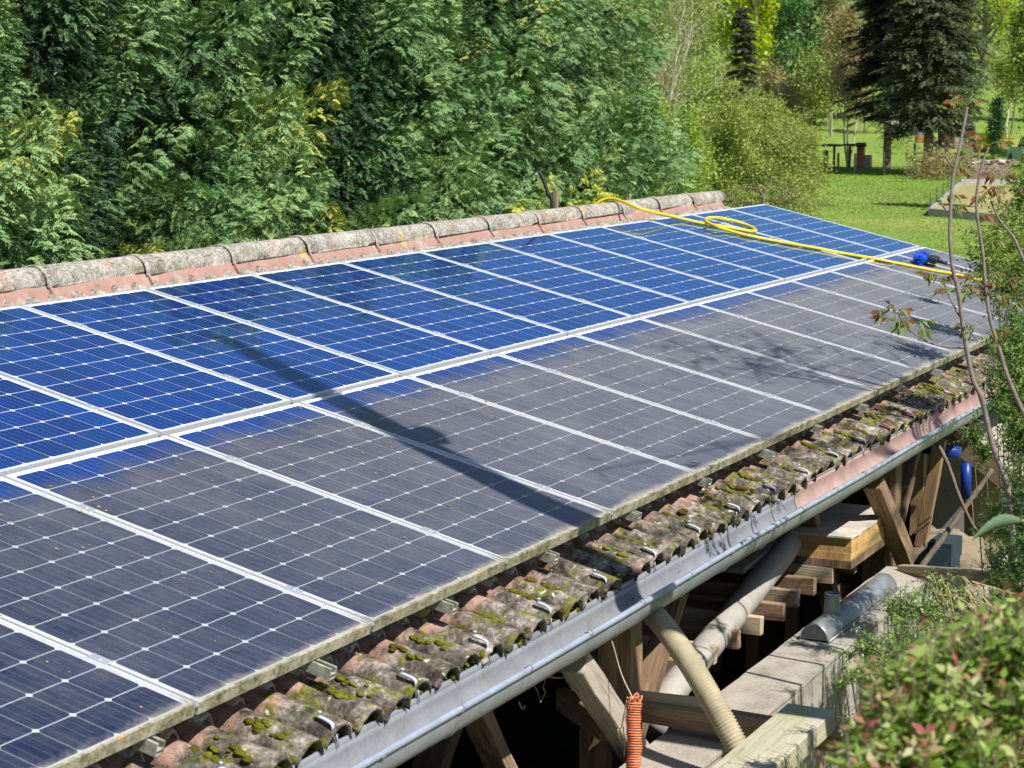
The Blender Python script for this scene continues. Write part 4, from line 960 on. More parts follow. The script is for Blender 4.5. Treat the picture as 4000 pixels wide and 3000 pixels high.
for k, (x, y, v) in enumerate(hedge):
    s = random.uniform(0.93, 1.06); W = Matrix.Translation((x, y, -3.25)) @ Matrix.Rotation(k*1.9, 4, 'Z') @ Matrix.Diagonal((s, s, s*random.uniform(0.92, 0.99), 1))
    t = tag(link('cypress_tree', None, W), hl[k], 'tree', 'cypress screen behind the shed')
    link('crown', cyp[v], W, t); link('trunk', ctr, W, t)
# low outer boughs: feathery conifer and golden shoots by the ridge
def small_conifer(name, label, px, D, h, r, n, mat, tm=0.5, spL=0.24, gold=0.0, zoff=0):
    p = ground_at(px, D); p.z += zoff; t = thing(name, p, label, 'tree' if h > 3 else 'shrub'); W = Matrix.Translation(p)
    link('crown', cypress_crown('crown', h, r, n, mat, gold, 26, tm, spL), W, t); link('trunk', trunk_mesh(h*0.9, 0.06, M_BARK, 5, r*0.7), W, t)
small_conifer('golden_conifer', 'golden tipped conifer shoots rising over the ridge beside the bent pipe', 2235, 21.0, 3.35, 0.62, 42, L_GOLD, 0.7, 0.26)
small_conifer('golden_conifer', 'low golden tipped conifer just left of the bent pipe', 2060, 19.5, 2.45, 0.5, 26, L_GOLD, 0.5, 0.22)
small_conifer('feathery_conifer', 'soft green feathery conifer between the cypress screen and the yellowish bushes', 2440, 30.0, 4.3, 1.0, 120, L_CYP, 0.5, 0.26)

def spruce(h, r, n, mat, tm, bare=0.2):
    segs = [(np.array([0, 0, h*i/14.]), np.array([0, 0, h*(i+1)/14.]), r*0.085*(1-0.9*i/14), r*0.085*(1-0.9*(i+1)/14)) for i in range(14)]
    z = h*(bare+(1-bare)*rng.random(n)**0.85); a = rng.uniform(0, 2*pi, n); L = r*np.clip(1-(z-h*bare)/(h*(1-bare)), 0.03, 1)**0.38*rng.uniform(0.6, 1.08, n)*np.where(z < h*(bare+.05), 0.75, 1)
    O = np.stack([np.cos(a), np.sin(a), -0.12+0.3*(z/h-0.4)], 1); O = unit(O); P0 = np.stack([0*z, 0*z, z], 1)
    for i in range(n): segs.append((P0[i], P0[i]+O[i]*L[i]*0.9, 0.03, 0.01))
    per = 26; P = np.repeat(P0, per, 0); D = np.repeat(O, per, 0); LL = np.repeat(L, per)[:, None]; m = len(P); t = rng.uniform(0.2, 1, (m, 1))
    S = np.cross(D, np.array([0, 0, 1.0])); S = unit(S); sg = rng.choice([-1, 1], (m, 1))
    base = P+D*LL*t+np.array([0, 0, -1.0])*LL*0.1*t*t; dd = unit(D*0.8+S*sg*rng.uniform(0.1, 1.0, (m, 1))+rng.normal(size=(m, 3))*0.15)
    tp = np.repeat(rng.normal(size=n)*0.13+tm, per)+rng.normal(size=m)*0.08
    V, tt = sprays(base, dd, unit(np.array([0, 0, 1.0])+rng.normal(size=(m, 3))*0.35), 0.42*rng.uniform(0.6, 1.2, m)*np.clip(r/3, 0.5, 1.2), tp, 4, 0.022)
    return kmesh('crown', V, tt, mat), segmesh('trunk', segs, M_BARK, 7)
def put_tree(name, label, cat, px, D, meshes, s=1.0, rot=0.0, group=None, zoff=0.0, names=('crown', 'trunk')):
    p = ground_at(px, D); p.z += zoff; W = Matrix.Translation(p) @ Matrix.Rotation(rot, 4, 'Z') @ Matrix.Diagonal((s, s, s, 1))
    t = tag(link(name, None, W), label, cat, group)
    for nm, me in zip(names, meshes): link(nm, me, W, t)
    return t
put_tree('spruce_tree', 'very dark tall spruce with a thick black trunk, left of the two', 'tree', 3442, 88, spruce(11.5, 2.3, 620, L_SPR, 0.16, 0.2), 1, 0.3)
put_tree('spruce_tree', 'tall olive green spruce with bare grey trunk above the lawn, right of the two', 'tree', 3600, 84, spruce(11.5, 2.7, 680, L_SPR, 0.55, 0.17), 1, 1.2)
put_tree('spruce_tree', 'slim dark pointed spruce in front of the yellow green poplar', 'tree', 2882, 72, spruce(6.4, 0.62, 130, L_SPR, 0.45, 0.42), 1, 2)

def decid(h, r, mat, bark, nb=(8, 5, 4), per=9, size=0.16, spread=0.3, levels=3, first=0.25, tm=0.45, sp=0.65, upb=0.25, stems=1, lenf=0.45, wide=0.6, frac=1.0, tsd=0.22, wander=0.12):
    segs, tips = grow(h, r, levels, sp, nb, first, wander, upb, stems=stems, lenf=lenf)
    if frac < 1: tips = [t for t in tips if random.random() < frac]
    V, t = leaves_on(tips, per, size, spread, wide, tm, tsd)
    return kmesh('crown', V, t, mat), segmesh('trunk', segs, bark, 5)
put_tree('poplar_tree', 'bright yellow green poplar on the slope behind the slim spruce', 'tree', 2885, 112, decid(12.5, 0.2, L_LIME, M_BARKP, (34, 8, 4), 10, 0.26, 0.3, 2, 0.02, 0.5, 0.42, 0.5, lenf=0.3), 1, 0)
put_tree('green_tree', 'fresh green tree just right of the yellow green poplar', 'tree', 2995, 122, decid(10, 0.2, L_GREEN, M_BARK, (14, 6, 4), 9, 0.3, 0.4, 2, 0.1, 0.75, 0.6, 0.3, lenf=0.42), 1, 1)
put_tree('green_tree', 'dark green rounded tree with deep shade under it, centre of the hillside', 'tree', 3085, 116, decid(7.5, 0.2, L_DKG, M_BARK, (14, 7, 4), 10, 0.28, 0.4, 2, 0.08, 0.6, 0.7, 0.2, lenf=0.5), 1, 1)
put_tree('bare_tree', 'pale barked tree with spreading almost leafless white branches', 'tree', 2595, 68, decid(7.6, 0.06, L_OLIVE, M_BARKP, (13, 7, 5), 2, 0.1, 0.3, 3, 0.2, 0.5, 0.6, 0.25, lenf=0.5, frac=0.7), 1, 0.5)
put_tree('bare_tree', 'thin pale leafless tree close to the right end of the cypress screen', 'tree', 2500, 74, decid(7, 0.06, L_OLIVE, M_BARKP, (10, 6, 4), 2, 0.1, 0.3, 3, 0.2, 0.5, 0.5, 0.3, lenf=0.45, frac=0.7), 1, 2.5)
put_tree('bronze_tree', 'bronze leaved tree with pale slender stems left of the dark spruce', 'tree', 3295, 91, decid(6.6, 0.05, L_BROWN, M_BARKP, (12, 5, 4), 6, 0.13, 0.2, 3, 0.3, 0.62, 0.42, 0.4, stems=3, lenf=0.27, frac=0.7), 1, 0.5)
put_tree('bronze_tree', 'taller brownish budding tree behind the slender stemmed one', 'tree', 3225, 102, decid(7.5, 0.07, L_BROWN, M_BARKP, (12, 5, 4), 4, 0.15, 0.25, 3, 0.25, 0.45, 0.5, 0.35, lenf=0.3, frac=0.6), 1, 1.5)
put_tree('olive_tree', 'grey green multi stemmed tree right of the spruces', 'tree', 3905, 100, decid(5.2, 0.07, L_OLIVE, M_BARKP, (10, 5, 4), 5, 0.13, 0.22, 3, 0.4, 0.55, 0.5, 0.3, stems=2, lenf=0.33, frac=0.7), 1, 0.2)
put_tree('green_tree', 'bright green tree high on the slope right of the spruces', 'tree', 3790, 128, decid(11, 0.2, L_LIME, M_BARK, (16, 6, 4), 9, 0.3, 0.4, 2, 0.1, 0.3, 0.6, 0.3, lenf=0.42), 1, 0)
put_tree('dark_shrub', 'narrow dark evergreen bush below the grey green tree', 'shrub', 3850, 96, decid(2.6, 0.05, L_DKG, M_BARK, (14, 6, 4), 8, 0.12, 0.14, 2, 0.05, 0.15, 0.4, 0.4, lenf=0.35), 1, 0)
put_tree('green_tree', 'leafy green tree cut off by the right photo edge', 'tree', 3990, 60, decid(6.0, 0.08, L_OLIVE, M_BARK, (11, 5, 4), 6, 0.12, 0.15, 3, 0.35, 0.3, 0.4, 0.4, lenf=0.26), 1, 0)
put_tree('cherry_tree', 'broad yellowish green orchard tree on the lawn edge behind the roof end', 'tree', 2915, 56, decid(2.9, 0.09, L_OLIVE, M_BARK, (17, 8, 5), 7, 0.07, 0.1, 3, 0.02, 0.66, 0.8, 0.16, stems=2, lenf=0.72), 1.0, 0.4)
put_tree('cherry_tree', 'smaller olive green orchard tree behind the broad one', 'tree', 3060, 66, decid(2.5, 0.07, L_OLIVE, M_BARK, (12, 6, 4), 6, 0.08, 0.12, 3, 0.03, 0.55, 0.75, 0.25, lenf=0.55), 1.0, 1.4)
put_tree('yellow_green_bush', 'yellow green bush with ochre twigs next to the feathery conifer', 'shrub', 2600, 40, decid(4.1, 0.06, L_GREEN, plain('ochre_bark', (0.36, 0.25, 0.09), 0.9), (16, 7, 4), 9, 0.075, 0.12, 3, 0.08, 0.75, 0.62, 0.25, lenf=0.48), 1.0, 0.4)
put_tree('yellow_green_bush', 'olive bush with loose twigs between the ochre twigged bush and orchard tree', 'shrub', 2740, 46, decid(3.5, 0.05, L_OLIVE, M_BARK, (14, 7, 4), 8, 0.075, 0.13, 3, 0.08, 0.6, 0.62, 0.25, lenf=0.5), 1.0, 1.0)
# scrub on the far side of the lawn
sc = [decid(3.2, 0.05, m, b, (12, 6, 4), 7, 0.15, 0.22, 2, 0.05, 0.5, 0.6, 0.25, lenf=0.5) for m, b in ((L_OLIVE, M_BARK), (L_BROWN, M_BARKP), (L_GREEN, M_BARK), (L_DKG, M_BARK))]
scl = ['olive scrub bush', 'bronze scrub bush', 'fresh green scrub bush', 'dark green scrub bush']
spots = [(2470, 96, 1, 1.3), (2550, 104, 0, 1.2), (2650, 92, 1, 1.0), (2720, 88, 2, 1.2), (2800, 95, 0, 1.2), (2870, 84, 0, 0.9), (2950, 92, 1, 1.1), (3030, 98, 1, 1.2), (3110, 92, 1, 1.0), (3170, 98, 0, 1.2), (3060, 84, 2, 0.7), (3200, 108, 1, 1.4), (3390, 112, 2, 1.3), (3350, 104, 3, 0.8), (3730, 112, 3, 1.0), (3960, 108, 2, 1.4), (4010, 96, 0, 1.2), (2700, 108, 2, 1.0), (2790, 104, 0, 0.8), (2620, 118, 0, 1.8), (2510, 122, 2, 2.0)]
for k, (px, D, v, s) in enumerate(spots):
    side = 'left' if px < 2900 else ('middle' if px < 3250 else 'right')
    put_tree('scrub_bush', scl[v]+' at the foot of the hillside, '+('%s from the left' % ORD[sorted(q[0] for q in spots).index(px)]), 'shrub', px, D, sc[v], s, k*1.3, 'scrub at the foot of the hillside')
# the wooded hillside: too many crowns to count
def wood_mass():
    V = []; Tt = []; MI = []
    for k in range(520):
        D = rng.uniform(118, 420)**1.0; s = rng.uniform(-0.33, 0.34); p = np.array(at(2000+s*7686, 1500, D=D)); z = float(gz(p[0], p[1]))
        if D < 150 and s > 0.19 and rng.random() < 0.85: continue
        R = rng.uniform(1.6, 4.2); n = int(230*R/3); d = rdir(n); P = np.array([p[0], p[1], z+R*0.9])+d*np.array([R, R, R*1.05])*rng.uniform(0.7, 1.05, (n, 1))
        L = rng.uniform(0.35, 0.8, n)*(D/200)**0.3; v = kites(P, unit(rdir(n)+d*0.3), unit(d+rdir(n)*0.6), L, L*0.7)
        V.append(v); hue = rng.random(); Tt.append(hue+rng.normal(size=n)*0.06)
    return kmesh('woodland', np.concatenate(V), np.concatenate(Tt), leafmat('woodland_leaves', [(0, (0.08, 0.15, 0.05)), (0.2, (0.16, 0.22, 0.09)), (0.4, (0.27, 0.29, 0.16)), (0.55, (0.24, 0.33, 0.1)), (0.7, (0.34, 0.3, 0.2)), (0.85, (0.3, 0.42, 0.1)), (1, (0.38, 0.38, 0.22))], 0.35))
tag(link('woodland', wood_mass()), 'mixed spring woodland covering the far hillside', 'woodland', kind='stuff')
# grass on the lawn
def lawn():
    n = 120000; D = rng.uniform(0, 1, n)**0.8*66+24; s = rng.uniform(0.05, 0.32, n); P = CC+(CF[None]+CR[None]*s[:, None])*D[:, None]; P[:, 2] = gz(P[:, 0], P[:, 1])
    Dd = unit(np.array([0, 0, 1.0])+rng.normal(size=(n, 3))*0.35); L = rng.uniform(0.02, 0.045, n)*(0.6+D/80)
    pn = np.sin(P[:, 0]*0.9)*np.sin(P[:, 1]*1.1+0.5)*0.14+np.sin(P[:, 0]*0.23+P[:, 1]*0.31)*0.16
    tint = 0.45+pn*1.3+rng.normal(size=n)*0.13; fl = (rng.random(n) < 0.05)*(np.sin(P[:, 0]*0.31+1)*np.sin(P[:, 1]*0.4) > 0.55)
    return kmesh('grass', kites(P, Dd, rdir(n), L, L*0.6), np.where(fl, 0.99, np.clip(tint, 0, 0.92)), L_GRASS)
tag(link('grass', lawn()), 'short bright green grass with a few dandelions on the lawn', 'grass', kind='stuff')

# ------------------------------------------------------------------ garden things beyond the lawn
def G(px, D, dz=0.0): p = ground_at(px, D); p.z += dz; return p
fp = [(3320, 85.5, 0.85), (3432, 84.5, 0.95), (3548, 85, 1.25), (3672, 83.5, 1.45), (3632, 86.5, 1.1), (3795, 86, 1.0), (3255, 86.5, 0.8)]
fl = ['short pale fence post beside the slender stemmed tree', 'pale fence post alone in front of the spruce shade', 'brown fence post left of the grey spruce trunk', 'tall two toned fence post at the right of the lawn edge', 'thin grey fence post behind the two toned one', 'thin grey fence post left of the firewood pile', 'leftmost small fence post by the outdoor oven']
for (px, D, h), l in zip(fp, fl):
    p = G(px, D, -0.1); tag(timber('fence_post', p, p+Vector((0.02, 0.02, h+0.1)), 0.09, 0.09, W_GREY if 'pale' in l or 'grey' in l else W_OLD, up=(0, 1, 0), jit=0.008), l, 'post', 'posts along the far lawn edge')
# firewood pile with patched cover
WD = gp_depth(3835, 712)
wp = thing('firewood_pile', G(3800, WD), 'split firewood pile covered with patchy red and grey sheets beyond the raised bed', 'firewood')
c0 = G(3835, WD)
mb = MB(); mbr = MB()
for i in range(22):
    for j in range(11):
        o = c0+Vector(tuple(CR*(-0.75+0.072*i+random.uniform(-.02, .02))))+Vector((0, 0, 0.04+j*0.062))
        (mb if random.random() < 0.72 else mbr).bar(o-Vector(tuple(CF))*0.22, o+Vector(tuple(CF))*0.22, 0.065, 0.045, jit=0.009)
put(mb, 'grey_logs', W_GREY, wp); put(mbr, 'orange_logs', plain('split_wood', (0.42, 0.19, 0.09), 0.9, var=0.4, scale=5), wp)
mb = MB()
for i in range(34):
    o = c0+Vector(tuple(CR*random.uniform(-0.85, 0.95)))+Vector((0, 0, 0.72+random.uniform(0, 0.14))); mb.box(o, (0.34, 0.26, 0.015), Euler((random.uniform(-.4, .4), random.uniform(-.4, .4), random.uniform(0, 3))).to_matrix())
put(mb, 'cover_sheets', plain('patchy_cover', (0.5, 0.38, 0.34), 0.8, var=0.6, scale=2.5), wp)
rb_ = thing('raised_bed', G(3760, 56), 'long concrete edged bed of dry grass with thin green mesh fence at its corner', 'garden bed')
def GP(px, py):                                            # ground point seen at a pixel
    lo, hi = 20.0, 110.0
    for _ in range(40):
        m = (lo+hi)/2; p = at(px, py, D=m)
        if p.z > float(gz(p.x, p.y)): lo = m
        else: hi = m
    return at(px, py, D=lo)
A1, B1, C1 = GP(3632, 845), GP(3930, 872), GP(3750, 738); D1 = GP(4010, 738)
put_pts = [(A1, B1, 0.3), (A1, C1, 0.3), (C1, D1, 0.42)]
for (a, b, hh) in put_pts: 
    mb = MB(); mb.bar(a+Vector((0, 0, hh/2-0.06)), b+Vector((0, 0, hh/2-0.06)), 0.12, hh, nseg=6); put(mb, 'kerb', M_CONC, rb_)
mb = MB(); mb.add([A1+Vector((0, 0, .15)), B1+Vector((0, 0, .15)), D1+Vector((0, 0, .15)), C1+Vector((0, 0, .15))], [(0, 1, 2, 3)]); put(mb, 'dry_grass', plain('dry_turf', (0.3, 0.27, 0.1), 1, var=0.4, scale=4, bump=0.5, bd=0.05), rb_)
gm = plain('green_mesh', (0.03, 0.12, 0.06), 0.6)
mb = MB(); pA = A1+Vector((0, 0, .1)); pC = A1.lerp(C1, 0.75)+Vector((0, 0, .1))
for i in range(5): p = pA.lerp(pC, i/4); mb.tube([p, p+Vector((0, 0, 0.62))], 0.012, 5)
for i in range(7): mb.tube([pA+Vector((0, 0, .04+i*.09)), pC+Vector((0, 0, .04+i*.09))], 0.003, 4)
put(mb, 'mesh_fence', gm, rb_)
# low hedge, flower patches, forsythia, wood pile under white sheet
hd = kmesh('low_hedge', *leaves_on([(np.array(G(3545+i*3.4, 80.5+2*sin(i)))+np.array([0, 0, rng.uniform(.1, .75)]), np.array([0, 0, 1.0])) for i in range(60)], 60, 0.12, 0.3, 0.6, 0.35, 0.3), L_BROWN)
tag(link('low_hedge', hd), 'low clipped bronze green hedge under the right spruce at the lawn edge', 'hedge')
pfc = ground_at(3832, 99)
fs_ = kmesh('forsythia_bush', *leaves_on([(np.array(pfc)+np.array([0, 0, .32])+rng.normal(size=3)*np.array([.42, .42, .2]), np.array([0, 0, 1.0])) for i in range(110)], 22, 0.1, 0.14, 0.7, 0.6, 0.3), L_YFLOW)
tag(link('forsythia_bush', fs_), 'brilliant yellow flowering bush on the slope right of the spruces', 'shrub')
wf = kmesh('white_flower_bed', *leaves_on([(np.array(G(3612+i*2.2, 92+3*sin(i*1.7)))+np.array([0, 0, .12]), np.array([0, 0, 1.0])) for i in range(34)], 16, 0.07, 0.16, 0.7, 0.5, 0.3), leafmat('white_flowers', [(0, (0.1, 0.2, 0.05)), (0.5, (0.25, 0.35, 0.15)), (0.8, (0.55, 0.6, 0.5)), (1, (0.7, 0.7, 0.65))]))
tag(link('white_flower_bed', wf), 'patch of small white flowers between the right spruce and the yellow bush', 'flowers')
gb = kmesh('garden_shrub', *leaves_on([(np.array(G(3425+i*4.0, 99+2*sin(i*2.1)))+np.array([0, 0, rng.uniform(0, .45)]), np.array([0, 0, 1.0])) for i in range(30)], 30, 0.1, 0.2, 0.6, 0.6, 0.2), L_GREEN)
tag(link('garden_shrub', gb), 'low row of green garden plants between the two spruce trunks', 'shrub')
lp = thing('covered_log_pile', G(3495, 104), 'dark log pile under a crumpled white sheet between the spruce trunks', 'log pile')
c0 = G(3495, 104); mb = MB()
for i in range(16):
    for j in range(5):
        o = c0+Vector(tuple(CR*(-0.6+0.085*i)))+Vector((0, 0, 0.05+j*0.085)); mb.tube([o-Vector(tuple(CF))*0.25, o+Vector(tuple(CF))*0.25], 0.043, 7)
put(mb, 'logs', W_DARK, lp)
mb = MB(); rows = []
for i in range(15):
    rows.append([c0+Vector(tuple(CR*(-0.75+0.11*i)))+Vector(tuple(CF*(-0.35+0.12*j)))+Vector((0, 0, 0.5+0.03*j+0.05*mnoise.noise(Vector((i*.7, j*.9, 0))))) for j in range(9)])
mb.sheet(rows, thick=(0, 0, -0.01)); put(mb, 'white_sheet', M_WHITE, lp)
ov = thing('garden_shelter', G(3255, 90), 'low open garden shelter with dark roof and an orange brick pier left of the spruces', 'shelter')
c0 = G(3255, 90); CRv = Vector(tuple(CR)); CFv = Vector((cd2[0], cd2[1], 0))
mb = MB(); mb.bar(c0+CRv*-1.3+Vector((0, 0, 1.02)), c0+CRv*1.15+Vector((0, 0, 1.06)), 1.4, 0.07, nseg=8, jit=0.02); put(mb, 'roof', W_DARK, ov)
for sx in (-1.2, -0.2, 0.5): mb = MB(); mb.bar(c0+CRv*sx+Vector((0, 0, -0.2)), c0+CRv*sx+Vector((0, 0, 1.0)), 0.09, 0.09, up=(0, 1, 0)); put(mb, 'post', W_DARK, ov)
mb = MB(); mb.bar(c0+CRv*1.0+Vector((0, 0, -0.2)), c0+CRv*1.0+Vector((0, 0, 0.95)), 0.3, 0.3, up=(0, 1, 0)); put(mb, 'brick_pier', M_RED, ov)
mb = MB(); mb.bar(c0+CRv*1.0+Vector((0, 0, 0.95)), c0+CRv*1.0+Vector((0, 0, 1.15)), 0.36, 0.36, up=(0, 1, 0)); put(mb, 'pier_cap', M_DARKW, ov)
mb = MB(); mb.bar(c0+CRv*1.28+Vector((0, 0, -0.3)), c0+CRv*1.28+Vector((0, 0, 0.6)), 0.25, 0.4, up=(0, 1, 0)); put(mb, 'rendered_wall', M_CONC, ov)
mb = MB(); mb.box(c0+CRv*-0.5+CFv*0.5+Vector((0, 0, 0.3)), (1.2, 0.06, 1.0), Matrix.Rotation(0.45, 3, 'Z')); put(mb, 'back_board', M_DARKW, ov)
tf = thing('pergola_frame', G(3150, 102), 'light metal frame with a flat pale top above the garden shelter', 'frame')
c0 = G(3150, 102); mb = MB(); mb.bar(c0+CRv*-.9+Vector((0, 0, 1.35)), c0+CRv*1.0+Vector((0, 0, 1.4)), 0.8, 0.03); put(mb, 'top', M_CONC, tf)
for sx in (-.85, .9): mb = MB(); mb.bar(c0+CRv*sx+Vector((0, 0, -.1)), c0+CRv*sx+Vector((0, 0, 1.35)), .05, .05, up=(0, 1, 0)); put(mb, 'leg', M_WHITE, tf)
oshed = thing('board_shed', G(3705, 100), 'old grey board shed in the shade behind the spruces', 'shed')
c0 = G(3705, 100); mb = MB(); mb.box(c0+Vector((0, 0, 0.45)), (1.6, 1.5, 1.2), Matrix.Rotation(0.46, 3, 'Z')); put(mb, 'walls', W_DARK, oshed)
mb = MB(); mb.box(c0+Vector((0, 0, 1.08)), (1.9, 1.8, 0.06), Euler((0.1, 0, 0.46)).to_matrix()); put(mb, 'roof', M_CONC, oshed)
mb = MB(); mb.box(c0-CFv*0.8+Vector((0, 0, 0.35)), (0.03, 0.5, 0.9), Matrix.Rotation(0.46, 3, 'Z')); put(mb, 'door', W_GREY, oshed)
mb = MB()
for i in range(14): p = G(3728+i*3.2, 96-i*0.1); mb.bar(p+Vector((0, 0, -.1)), p+Vector((0, 0, 0.75+random.uniform(-.05, .1))), 0.07, 0.02, up=(0, 1, 0))
tag(put(mb, 'picket_fence', W_GREY), 'weathered upright boards fencing the slope beside the board shed', 'fence')
bq = thing('water_barrel', G(3562, 101), 'blue and red barrels standing beside the white covered log pile', 'barrel')
c0 = G(3562, 101); mb = MB(); mb.tube([c0, c0+Vector((0, 0, .35))], [0.2, 0.2], 12); put(mb, 'red_barrel', M_RED, bq); mb = MB(); mb.tube([c0+Vector((0, 0, .352)), c0+Vector((0, 0, .62))], [0.17, 0.19], 12); put(mb, 'blue_barrel', plain('pale_blue', (0.15, 0.3, 0.5), 0.5), bq)
mb = MB()
for i in range(9):
    p = G(3618+random.uniform(-16, 18), 84+random.uniform(-.6, .6), 0.05+0.03*(i % 3)); blob(mb, p, 0.14, 0.11, 0.09, None, i, 5, 8)
tag(put(mb, 'stone_heap', M_CREAM), 'small heap of pale stones right of the grey spruce trunk', 'stones')
# car nose at the right edge
cp = G(4012, 92); ca = thing('parked_car', cp, 'pale blue car just showing at the right photo edge above the firewood', 'car', R=Matrix.Rotation(0.45, 4, 'Z'))
def carpart(nm, prof, y0, y1, mat, inset=0.0):
    mb = MB(); n = len(prof); vs = [(x, y0+inset*(z > .8), z) for x, z in prof]+[(x, y1-inset*(z > .8), z) for x, z in prof]
    mb.add(vs, [tuple(range(n)), tuple(range(2*n-1, n-1, -1))]+[(i, (i+1) % n, n+(i+1) % n, n+i) for i in range(n)]); return link(nm, mb.mesh(nm), WM[ca.name], ca, mat)
bl = plain('pale_blue_paint', (0.25, 0.5, 0.62), 0.3, var=0.05)
b_ = carpart('body', [(-2, .3), (-2, .75), (-1.8, .9), (1.0, .92), (1.9, .75), (2, .5), (2, .3)], -.85, .85, bl)
carpart('cabin', [(-1.6, .91), (-1.3, 1.32), (0.1, 1.38), (0.8, .93)], -.78, .78, M_BLACK, 0.12); carpart('roof_panel', [(-1.3, 1.325), (-1.25, 1.37), (0.05, 1.42), (0.1, 1.385)], -.62, .62, bl)
for (x, y) in ((-1.25, -.8), (-1.25, .8), (1.25, -.8), (1.25, .8)):
    mb = MB(); mb.tube([(x, y-.09, .31), (x, y+.09, .31)], 0.31, 16); wh = link('wheel', mb.mesh('wheel'), WM[ca.name], ca, M_BLACK)
# log on the lawn, cut branches, forked dead stump
lg = GP(3122, 812); mb = MB(); mb.tube([lg+Vector((0, 0, .05)), lg+Vector(tuple(-CR*.22))+Vector((0, 0, .42))], [0.2, 0.17], 9)
blob(mb, lg+Vector(tuple(-CR*.16))+Vector((0, 0, .4)), .2, .2, .16, None, 4, 6, 9); tag(put(mb, 'rotten_stump', W_DARK, None, True), 'dark rotten stump leaning on the lawn just behind the roof corner', 'stump')
P0 = GP(3060, 812); segs = []
for i in range(110):
    p = np.array(P0)+np.array(CR*rng.uniform(-1.6, 1.4))+np.array([0, 0, rng.uniform(0.0, .25)]); segs.append((p, p+unit(rng.normal(size=3)*np.array([1, 1, .45]))*rng.uniform(.3, .9), 0.012, 0.005))
tag(link('brush_pile', segmesh('brush_pile', segs, M_BARK, 4)), 'low pile of cut grey branches on the lawn behind the top roof corner', 'brush pile')
def S1(x, y): return (2400+.36166*x, 700+.36166*y)
mb = MB(); DD = 24.5
b = at(*S1(1605, 330), D=DD); mb.tube(spline([b+Vector((0, 0, -1.6)), b, at(*S1(1612, 175), D=DD)], 5), 0.022, 8)
mb.tube(spline([at(*S1(1612, 178), D=DD), at(*S1(1560, 110), D=DD), at(*S1(1545, 40), D=DD), at(*S1(1510, 0), D=DD)], 5), [0.018-0.0008*i for i in range(16)], 7)
mb.tube(spline([at(*S1(1612, 178), D=DD), at(*S1(1640, 100), D=DD), at(*S1(1690, 10), D=DD), at(*S1(1702, -15), D=DD)], 5), [0.016-0.0007*i for i in range(16)], 7)
mb.tube(spline([at(*S1(1560, 110), D=DD), at(*S1(1500, 100), D=DD), at(*S1(1465, 120), D=DD)], 4), 0.008, 6)
tag(put(mb, 'forked_dead_trunk', M_BARK, None, True), 'bare pale Y shaped dead trunk rising behind the top roof corner', 'tree')
mb = MB()
for pts in ([(1230, 330), (1290, 230), (1270, 150), (1330, 90)], [(1290, 230), (1190, 200)], [(1330, 90), (1460, 90)], [(1270, 260), (1420, 240), (1500, 250)]):
    mb.tube(spline([at(*S1(*p), D=25.5) for p in pts], 5), 0.01, 6)
tag(put(mb, 'dead_branches', M_BARK, None, True), 'thin dead twigs poking up left of the forked trunk', 'branches')

# ------------------------------------------------------------------ shrubs and saplings close to the camera, right side
def sprigs(P, D, L, nl, size, tint, wide=0.55, curl=0.15, wander=0.25, topred=0.0, droop=0.0):
    """leafy shoots: opposite leaves along thin curved stems"""
    n = len(P); V = []; Tn = []; segs = []
    L = np.broadcast_to(L, (n,))[:, None]; D = unit(D); bend = rng.normal(size=(n, 3))*wander; prev = P.copy()
    for k in range(nl):
        s = (k+1)/nl; q = P+D*L*s+bend*L*s*s*0.5-np.array([0, 0, 1.0])*L*droop*s*s
        ax = unit(q-prev)
        S = unit(np.cross(ax, rdir(n)))
        for sg in (-1, 1):
            d = unit(ax*0.55+S*sg); sz = size*rng.uniform(0.7, 1.25, n)*(1-0.35*s)
            V.append(kites(q, d, unit(ax*0.6+rdir(n)*0.5), sz, sz*wide, curl)); Tn.append(tint+rng.normal(size=n)*0.1+topred*max(0, s-0.75)*4)
        prev = q
        if k % 2 == 0 or k == nl-1:
            pass
    for i in range(n):
        a = P[i]; m = P[i]+D[i]*L[i]*0.5+bend[i]*L[i]*0.125-np.array([0, 0, 1.0])*L[i]*droop*.25; b = P[i]+D[i]*L[i]+bend[i]*L[i]*0.5-np.array([0, 0, 1.0])*L[i]*droop
        segs.append((a, m, 0.0013, 0.0011)); segs.append((m, b, 0.0011, 0.0007))
    return np.concatenate(V), np.concatenate(Tn), segs
def shrub(name, label, clumps, size, nl, L, mat, tm, wide=0.5, topred=0.0, up=0.4, mats=M_BARK, droop=0.0, cat='shrub', tsd=0.15):
    Vs, Ts, Sg = [], [], []
    for (c, r, n) in clumps:
        c = np.array(c); d = rdir(n); P = c+d*np.array(r)*rng.uniform(0.25, 1, (n, 1))**0.5; D = unit(d*0.8+np.array([0, 0, up])+rng.normal(size=(n, 3))*0.25)
        v, t, s = sprigs(P-D*L*0.5, D, L*rng.uniform(0.6, 1.3, n), nl, size, tm+np.repeat(rng.normal(), n)*0.03+rng.normal(size=n)*tsd, wide, topred=topred, droop=droop)
        Vs.append(v); Ts.append(t); Sg += s
    base = np.array(clumps[0][0]); b = Vector((base[0], base[1], float(gz(base[0], base[1]))))
    for (c, r, n) in clumps: Sg.append((np.array([b.x, b.y, b.z]), np.array(c), 0.007, 0.002))
    t = thing(name, b, label, cat); o1 = link('foliage', kmesh('foliage', np.concatenate(Vs)-np.array(b), np.concatenate(Ts), mat), Matrix.Translation(b), t)
    Sg = [(a-np.array(b), c-np.array(b), q, w) for a, c, q, w in Sg]; link('stems', segmesh('stems', Sg, mats, 4), Matrix.Translation(b), t)
    return t
def K(px, py, D, r, n): m = r*D/7686.; return (tuple(at(px, py, D=D)), (m, m, m), n)
